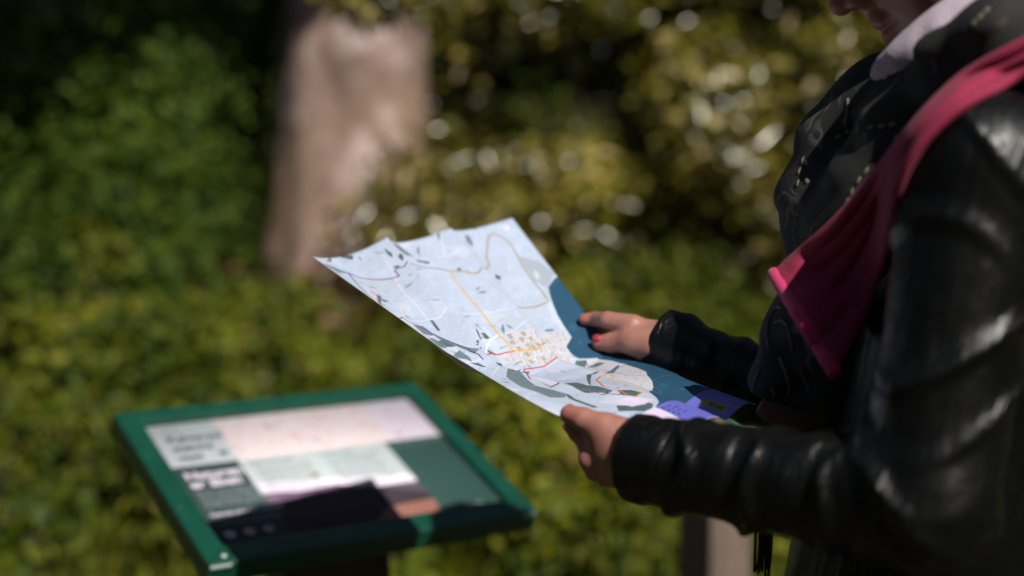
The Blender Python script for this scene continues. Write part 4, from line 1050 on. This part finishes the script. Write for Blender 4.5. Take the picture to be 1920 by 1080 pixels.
for s in (-1, 1):
    bm = bmesh.new(); bmesh.ops.create_uvsphere(bm, u_segments=20, v_segments=12, radius=1, matrix=frame(HC+hl*.034*s+hf*.103+hu*.006, hl, hf, hu) @ Matrix.Rotation(-s*.30, 4, 'Z') @ Matrix.Diagonal((.027, .0028, .021, 1)))
    link('lens', bm_mesh('lens', bm), M['dark_lens'], gl)
    parts.append(tube_np([HC+hl*.060*s+hf*.093+hu*.015, HC+hl*.078*s+hf*.04+hu*.014, HC+hl*.079*s-hf*.02+hu*.010, HC+hl*.078*s-hf*.035-hu*.006], [.002]*4, 8))
parts.append(tube_np([HC-hl*.010+hf*.109+hu*.010, HC+hf*.112+hu*.013, HC+hl*.010+hf*.109+hu*.010], [.002]*3, 8))
link('glasses_frame', mesh_np('glasses_frame', *join_np(parts)), M['dark_lens'], gl)
def hair_sdf(X, Y, Z):
    p = local(X, Y, Z, HC, (hl, hf, hu))
    d = ell(p, (0, -.020, .040), (.086, .104, .094))
    d = smin(d, ell(p, (0, -.080, -.005), (.070, .048, .066)), .03)
    d = smin(d, ell(p, (0, -.125, .030), (.040, .036, .040)), .012)
    for s in (-1, 1): d = smin(d, ell(p, (s*.072, .018, .030), (.016, .040, .050)), .02)
    d = smax(d, -ell(p, (0, .075, -.045), (.075, .085, .105)), .015)
    d = smax(d, -rc(p, (-.1, .0, -.03), (.1, .0, -.03), .034, .034), .01)
    d = d-.0030*np.sin(p[0]*210+p[2]*90+np.sin(p[1]*50+p[2]*40)*1.6)-.0014*np.sin(p[0]*430-p[2]*210+np.sin(p[1]*80)*2)
    return d
hm = grid_sdf(hair_sdf, HC+np.array((-.19, -.19, -.15)), HC+np.array((.20, .19, .18)), .0032)
link('hair', mesh_np('hair', hm[0], hm[1]), M['hair'], person)

# ---- leather jacket
def ridge(x, s): return np.exp(-(x/s)**2)
rj = np.random.default_rng(12)
AX = nrm(EL-WL); FL = float(np.linalg.norm(EL-WL))
def s_of(px):
    # along-arm position whose axis point shows at column px
    ts = np.linspace(-.1, 1.15, 300); xs = np.array([pix(WL+(EL-WL)*t)[0] for t in ts]); return float(np.interp(px, xs, ts))*FL
RIDGES = [(s_of(px), a, w_, rj.uniform(-.6, .6), tl) for px, a, w_, tl in ((1196, .0020, .005, .0), (1226, .0016, .006, .006), (1256, .0018, .006, .010), (1296, .0050, .0085, .016), (1345, .0020, .008, .018), (1388, .0015, .010, .016), (1440, .0058, .0085, .022), (1505, .0024, .009, .022), (1548, .0015, .008, .02), (1598, .0050, .008, .024), (1645, .0026, .008, .026), (1695, .0056, .008, .028), (1738, .003, .010, .03))]
ARM_U = nrm(np.cross(AX, np.cross(UP, AX))); ARM_W = np.cross(AX, ARM_U)
UA = nrm(SL-EL); UL = float(np.linalg.norm(SL-EL)); UU = nrm(F3-UA*(F3@UA)); UW = np.cross(UA, UU)
URID = [(.02, .006, .012, .05), (.055, .006, .011, .06), (.095, .0055, .012, .06), (.14, .004, .014, .05), (.19, .0035, .014, -.03), (.245, .004, .016, -.04), (.29, .004, .016, -.05)]
def jacket_sdf(X, Y, Z):
    p = (X, Y, Z)
    # torso: elliptical section following the axis
    t = np.clip((Z-HIP[2])/(SHO[2]-HIP[2]), -.4, 1.1)
    cx = HIP[0]+(SHO[0]-HIP[0])*t; cy = HIP[1]+(SHO[1]-HIP[1])*t
    f = (X-cx)*F3[0]+(Y-cy)*F3[1]; r = (X-cx)*R3[0]+(Y-cy)*R3[1]
    a = .178+.012*np.cos(t*5)-.05*np.clip(t-.75, 0, 1); b = .150-.035*np.clip(t, 0, 1)
    d = (np.sqrt((r/a)**2+(f/b)**2)-1)*.125
    zt = Z-(SHO[2]-.015); zb = (HIP[2]-.08)-Z
    d = smax(d, zt, .06); d = smax(d, zb, .02)
    d = smin(d, rc(p, SL-UP*.012, SR-UP*.012, .062, .062), .06)
    d = smin(d, rc(p, SHO-UP*.02, NECKB-UP*.02, .07, .06), .05)
    d = d-.004*np.sin(f*38+np.sin(Z*21)*1.2+r*9)*np.sin(Z*16+1.0)
    # near arm
    q = (X-WL[0], Y-WL[1], Z-WL[2]); s = q[0]*AX[0]+q[1]*AX[1]+q[2]*AX[2]
    u = q[0]*ARM_U[0]+q[1]*ARM_U[1]+q[2]*ARM_U[2]; w_ = q[0]*ARM_W[0]+q[1]*ARM_W[1]+q[2]*ARM_W[2]
    th = np.arctan2(w_, u)
    disp = np.zeros_like(s)
    for i, (s0, A, wd, ph, tl) in enumerate(RIDGES):
        x = s-(s0+tl*.55*np.cos(th+ph)+.009*np.sin(2*th+i*1.7)+.004*np.sin(4*th+i*2.9))
        disp += A*(1.35 if A > .004 else .8)*(np.exp(-(x/np.where(x < 0, .42*wd, 1.0*wd))**2)-.35*np.exp(-((x+1.6*wd)/(1.3*wd))**2))*np.clip(.5+.75*np.sin(th*1.0+i*2.1), .02, 1.15)
    fa = rc(p, WL-AX*.005, EL, .0385, .0500)-disp+.0016*np.sin(s*90+th*2+np.sin(th*3))
    fa = smax(fa, -s+.004+.010*np.cos(th+2.6), .006)
    cuff = np.abs(s-.012)-.010
    fa = np.minimum(fa, smax(rc(p, WL, EL, .0402, .050), cuff, .004))
    q = (X-EL[0], Y-EL[1], Z-EL[2]); s2 = q[0]*UA[0]+q[1]*UA[1]+q[2]*UA[2]
    u2 = q[0]*UU[0]+q[1]*UU[1]+q[2]*UU[2]; w2 = q[0]*UW[0]+q[1]*UW[1]+q[2]*UW[2]; th2 = np.arctan2(w2, u2)
    disp = np.zeros_like(s)
    for i, (s0, A, wd, tl) in enumerate(URID):
        x = s2-(s0+tl*np.cos(th2+.9+i*.35)+.008*np.sin(2*th2+i)); disp += 1.5*A*np.exp(-(x/np.where(x < 0, .45*wd, .95*wd))**2)*(.6+.5*np.sin(th2+i*1.9))
    ua = rc(p, EL, SL, .0515, .060)-disp
    arm = smin(fa, ua, .022)
    d = smin(d, arm, .018)
    # far arm
    BX = nrm(ER-WR); q = (X-WR[0], Y-WR[1], Z-WR[2]); s3 = q[0]*BX[0]+q[1]*BX[1]+q[2]*BX[2]
    fb = rc(p, WR, ER, .038, .048)-.0030*np.sin(s3*95+Y*60)-.0015*np.sin(s3*170+X*40); fb = smax(fb, -(s3+.032), .006)
    fb = smin(fb, rc(p, WR-BX*.03, WR, .036, .038), .004)
    fb = smax(fb, -(s3+.030), .005)
    d = smin(d, smin(fb, rc(p, ER, SR, .050, .060), .02), .02)
    return d
jm = grid_sdf(jacket_sdf, (.06, .98, .74), (.80, 1.84, 1.42), .0037)
jacket = link('jacket', mesh_np('jacket', jm[0], jm[1]), M['leather'], person)
# zip and cuff seam of the jacket
# ---- trousers and boots (below the frame)
def legs_sdf(X, Y, Z):
    p = (X, Y, Z); d = rc(p, HIP-UP*.02-R3*.05, HIP-UP*.02+R3*.05, .125, .125)
    for s in (-1, 1): d = smin(d, chain(p, [HIP+R3*.085*s-UP*.05, HIP+R3*.10*s-UP*.42, np.array((HIP[0], HIP[1], .14))+R3*.11*s-F3*.02], (.100, .068, .056)), .03)
    return smax(d, .12-Z, .01)-.003*np.sin(Z*60+X*30)
lm = grid_sdf(legs_sdf, (.10, 1.10, .10), (.72, 1.72, .98), .009)
link('trousers', mesh_np('trousers', lm[0], lm[1]), M['dress'], person)
for s in (-1, 1):
    c0 = np.array((HIP[0], HIP[1], .0))+R3*.11*s-F3*.02
    def boot(X, Y, Z):
        p = (X, Y, Z); d = chain(p, [c0+UP*.22, c0+UP*.07-F3*.01, c0+UP*.045+F3*.15], (.060, .052, .042), .03); return smax(d, -Z, .004)
    g = grid_sdf(boot, c0+np.array((-.22, -.2, -.02)), c0+np.array((.2, .22, .27)), .006); link('boot', mesh_np('boot', g[0], g[1]), M['leather'], person)

# ---- collar: a pale standing collar, low at the chin and high at the nape
def collar():
    F0, S0 = P(1668, 128, 1.375), P(1772, 84, 1.295); Rd = R3*.068
    C0 = S0+R3*.070; C0[2] = S0[2]; fr = F0-C0; n = 64; rows = 13
    v = []
    for i in range(n):
        a = i/n*2*np.pi
        base = C0+fr*math.cos(a)-R3*.070*math.sin(a)
        k = (1-math.cos(a))/2
        hgt = .016+.052*math.sin(min(k, 1)*math.pi/2)**1.1
        out = nrm((base-C0)*np.array((1, 1, .2)))
        for j in range(rows):
            t = j/(rows-1)
            wob = .0045*math.sin(a*9+math.sin(a*4)*2)*(1-t)**1.3+.002*math.sin(a*21)*(1-t)
            fold = .010*math.sin(t*math.pi)-.004*t
            v.append(base+UP*(hgt*t-.012)+hf*(.010*t)+out*(fold+wob))
    v = np.array(v); i = np.arange(n)[:, None]; j = np.arange(rows-1)[None]; k = (i+1) % n
    q = np.stack([i*rows+j, k*rows+j, k*rows+j+1, i*rows+j+1], -1).reshape(-1, 4)
    o = link('shirt_collar', mesh_np('shirt_collar', v, q), M['collar'], person)
    m = o.modifiers.new('thickness', 'SOLIDIFY'); m.thickness = .004; m.offset = 0
    m = o.modifiers.new('smooth', 'SUBSURF'); m.levels = 1; m.render_levels = 1
collar()

# ---- scarf: black floral side wound round the neck, magenta side folded over the shoulder
WRAP = [[(1705, 180, 1.36, .029), (1790, 132, 1.28, .034), (1885, 66, 1.24, .036), (1975, 24, 1.26, .038), (2060, 0, 1.36, .04), (2010, -20, 1.47, .04), (1850, 40, 1.53, .038), (1730, 130, 1.49, .036), (1650, 200, 1.45, .04)],
        [(1705, 180, 1.37, .030), (1650, 205, 1.425, .046), (1575, 290, 1.445, .043), (1536, 368, 1.445, .040), (1545, 440, 1.435, .031), (1548, 500, 1.425, .028)],
        [(1790, 150, 1.325, .03), (1705, 265, 1.345, .046), (1640, 365, 1.365, .048), (1590, 450, 1.39, .042), (1560, 560, 1.40, .036)],
        [(1548, 500, 1.425, .027), (1512, 590, 1.42, .026), (1496, 640, 1.415, .029), (1478, 712, 1.41, .031), (1482, 738, 1.408, .026)],
        [(1560, 560, 1.40, .034), (1560, 640, 1.385, .036), (1548, 725, 1.385, .028)]]
def scarf_sdf(X, Y, Z):
    d = None
    for ch in WRAP:
        e = chain((X, Y, Z), [P(*c[:3]) for c in ch], [c[3] for c in ch], .015); d = e if d is None else smin(d, e, .02)
    s = X*.72-Z*.69
    return d-.0030*np.sin(s*120+np.sin(Z*40)*1.5+Y*30)-.0018*np.sin(s*230+Y*70)
allp = [P(*c[:3]) for ch in WRAP for c in ch]; lo, hi = box_of(allp, .06)
sm = grid_sdf(scarf_sdf, lo, hi, .0042)
scarf = link('scarf', mesh_np('scarf', sm[0], sm[1]), M['floral'], person)
def bvh(*ms):
    v, q, _ = join_np([(m[0], m[1], None) for m in ms]); return BVHTree.FromPolygons([tuple(x) for x in v], [tuple(int(k) for k in f) for f in q])
B_ALL = bvh(jm, sm); B_SC = bvh(sm)
def cast(b, px, py, default):
    o = np.array((0, 0, CAM_Z)); dr = nrm(P(px, py, 1.0)-o); h = b.ray_cast(V(o), V(dr))
    if h[0] is None: return default, None
    return float(pix(np.array(h[0]))[2]), np.array(h[1])
SH = [((1990, 38), (1985, 118), 1.13), ((1905, 82), (1908, 148), 1.15), ((1850, 110), (1858, 176), 1.17), ((1798, 142), (1815, 198), 1.19), ((1752, 186), (1768, 232), 1.21), ((1712, 230), (1730, 272), 1.235), ((1672, 280), (1698, 324), 1.26), ((1630, 336), (1680, 385), 1.285),
      ((1588, 385), (1668, 450), 1.31), ((1548, 425), (1655, 515), 1.33), ((1508, 458), (1632, 585), 1.345), ((1474, 488), (1598, 645), 1.355), ((1450, 512), (1566, 702), 1.36)]
def pink():
    rows, cols = len(SH), 26; L = np.array([a for a, b, c in SH], float); Rr = np.array([b for a, b, c in SH], float); D0 = [c for a, b, c in SH]
    fine = 60; tt = np.linspace(0, rows-1, fine)
    def ip(arr):
        arr = np.asarray(arr, float); return np.stack([np.interp(tt, np.arange(rows), arr[:, k]) for k in range(arr.shape[1])], 1)
    def sm_(arr):
        for _ in range(4): arr[1:-1] = (arr[:-2]+2*arr[1:-1]+arr[2:])/4
        return arr
    Lf, Rf, Df = sm_(ip(L)), sm_(ip(Rr)), sm_(ip(np.array(D0)[:, None]))[:, 0]
    dep = np.zeros((fine, cols))
    for i in range(fine):
        for j in range(cols):
            k = j/(cols-1); q = Lf[i]*(1-k)+Rf[i]*k; d, _ = cast(B_ALL, q[0], q[1], 9.0); tl = smooth01((i/(fine-1)-.45)/.4); dl = Df[i]+.05-.125*k*tl+.035*tl; dep[i, j] = min(d-.010, dl) if d < 5 else dl-.02
    base = dep.copy()
    for _ in range(14):
        s = dep.copy(); s[1:-1] = (dep[:-2]+2*dep[1:-1]+dep[2:])/4; s[:, 1:-1] = (s[:, :-2]+2*s[:, 1:-1]+s[:, 2:])/4; dep = np.minimum(s, base+.004)
    for i in range(fine): dep[i] -= .045*smooth01((i/(fine-1)-.84)/.16)
    v = []
    for i in range(fine):
        t = i/(fine-1); amp = .0075*(1-t)**.7+.004
        for j in range(cols):
            k = j/(cols-1); q = Lf[i]*(1-k)+Rf[i]*k
            fold = amp*(abs(math.sin(k*math.pi*2.4+.7+t*1.3))-.5)*1.2+.006*math.sin(k*11+t*9)*t+.002*math.sin(k*27+t*17)
            edge = -.010*(max(0, .10-k)/.10+max(0, k-.90)/.10)
            v.append(P(q[0], q[1], dep[i, j]-fold-edge))
    v = np.array(v); i = np.arange(fine-1)[:, None]*cols; j = np.arange(cols-1)[None]
    q = np.stack([i+j, i+cols+j, i+cols+j+1, i+j+1], -1).reshape(-1, 4)
    o = link('scarf_tail', mesh_np('scarf_tail', v, q), M['pink'], scarf)
    m = o.modifiers.new('thickness', 'SOLIDIFY'); m.thickness = .007; m.offset = 0
    m = o.modifiers.new('smooth', 'SUBSURF'); m.levels = 1; m.render_levels = 1
    # thick edging along the end of the tail, sunlit look painted into its pink
    e = v.reshape(fine, cols, 3)[-1]; n = 60; k = np.linspace(0, cols-1, n); path = np.stack([np.interp(k, np.arange(cols), e[:, c]) for c in range(3)], 1)
    path = path+nrm(camv-path[0])*.003
    rad = np.full(n, .0062)+.0003*np.sin(np.arange(n)*.9)
    h = link('edging', mesh_np('edging', *tube_np(path, rad, 12)), M['pink_hem'], scarf)
pink()
def embroidery():
    parts = []; cords = []
    for chain_, ln, wd in (([(1572, 256), (1590, 247), (1608, 242), (1632, 238), (1652, 236), (1672, 233)], .0070, .0034), ([(1505, 300), (1499, 320), (1496, 343)], .008, .0020), ([(1497, 395), (1491, 412), (1489, 430), (1490, 446), (1492, 460)], .0075, .0024),
                           ([(1588, 378), (1597, 360), (1610, 338), (1624, 320)], .0085, .0028), ([(1800, 140), (1790, 150)], .007, .004), ([(1694, 243), (1680, 257)], .006, .0035), ([(1826, 43), (1838, 31), (1850, 19)], .007, .0042), ([(1512, 305)], .006, .004), ([(1513, 338)], .007, .005)):
        for i, q in enumerate(chain_):
            d, n = cast(B_SC, q[0], q[1], None)
            if d is None: continue
            c = P(q[0], q[1], d-.001); nx = chain_[min(i+1, len(chain_)-1)]; pv = chain_[max(i-1, 0)]
            ax = P(nx[0], nx[1], d)-P(pv[0], pv[1], d); ax = nrm(ax) if np.linalg.norm(ax) > 1e-6 else R3
            ax = nrm(ax-n*(ax@n)); s = np.cross(n, ax); k = 10; a = np.arange(k)/k*2*np.pi
            ring = c+np.cos(a)[:, None]*ax*ln*.5+np.sin(a)[:, None]*s*wd*.5
            parts.append((np.concatenate([ring, [c+n*.0018]]), None, np.array([[x, (x+1) % k, k] for x in range(k)])))
    if parts:
        o = link('embroidery', mesh_np('embroidery', *join_np(parts)), M['stitch'], scarf); o['kind'] = 'stuff'
    for cv in ([(1441, 650), (1437, 622), (1443, 592), (1456, 577), (1470, 575)], [(1452, 606), (1464, 600), (1477, 610), (1483, 635), (1487, 662)], [(1462, 670), (1474, 700), (1480, 726), (1478, 742)], [(1424, 690), (1414, 718), (1408, 745)], [(1446, 726), (1452, 736), (1450, 744)], [(1500, 690), (1512, 720), (1520, 740)], [(1590, 185), (1588, 215), (1583, 238)]):
        pts = []
        for a, b in zip(cv[:-1], cv[1:]):
            for t in np.linspace(0, 1, 5, endpoint=False):
                q = (a[0]+(b[0]-a[0])*t, a[1]+(b[1]-a[1])*t); d, n = cast(B_SC, *q, None)
                if d is not None: pts.append(P(q[0], q[1], d-.0006))
        if len(pts) > 3: cords.append(tube_np(np.array(pts), np.full(len(pts), .0014), 6))
    if cords:
        o = link('couched_cord', mesh_np('couched_cord', *join_np(cords)), fabric_mat('grey_cord', (.075, .075, .06, 1), (.12, .11, .09, 1)), scarf); o['kind'] = 'stuff'
    # rust border along the bottom of the black tail
    bp = []
    for q in ((1424, 762), (1445, 774), (1475, 783), (1500, 785), (1530, 778), (1556, 768), (1575, 752)): bp.append(P(q[0], q[1], 1.385))
    bp = np.array(bp); k = np.linspace(0, 6, 40); path = np.stack([np.interp(k, np.arange(7), bp[:, c]) for c in range(3)], 1)
    v, q, t = tube_np(path, .0105*np.sin(np.linspace(.35, 2.8, 40))**.5, 12); v[:, 2] -= 0
    link('border', mesh_np('border', v, q, t), M['brown_hem'], scarf)
    # fringe strands hanging from the tail
    rngf = np.random.default_rng(4); fr = []
    for i in range(9):
        x = 1414+i*3.2+rngf.normal()*1; top = P(1440+i*3, 770, 1.402); bot = P(x, 1056+rngf.uniform(0, 34), 1.402)
        t = np.linspace(0, 1, 14)[:, None]; pth = top*(1-t)+bot*t+np.sin(t*7+i)*np.array((.0018, .001, 0)); fr.append(tube_np(pth, np.linspace(.0021, .0014, 14), 6))
    o = link('fringe', mesh_np('fringe', *join_np(fr)), M['dress'], scarf); o['kind'] = 'stuff'
embroidery()
print('objects', len(bpy.data.objects), 'tris', sum(len(m.loops)-2*len(m.polygons) for m in bpy.data.meshes))
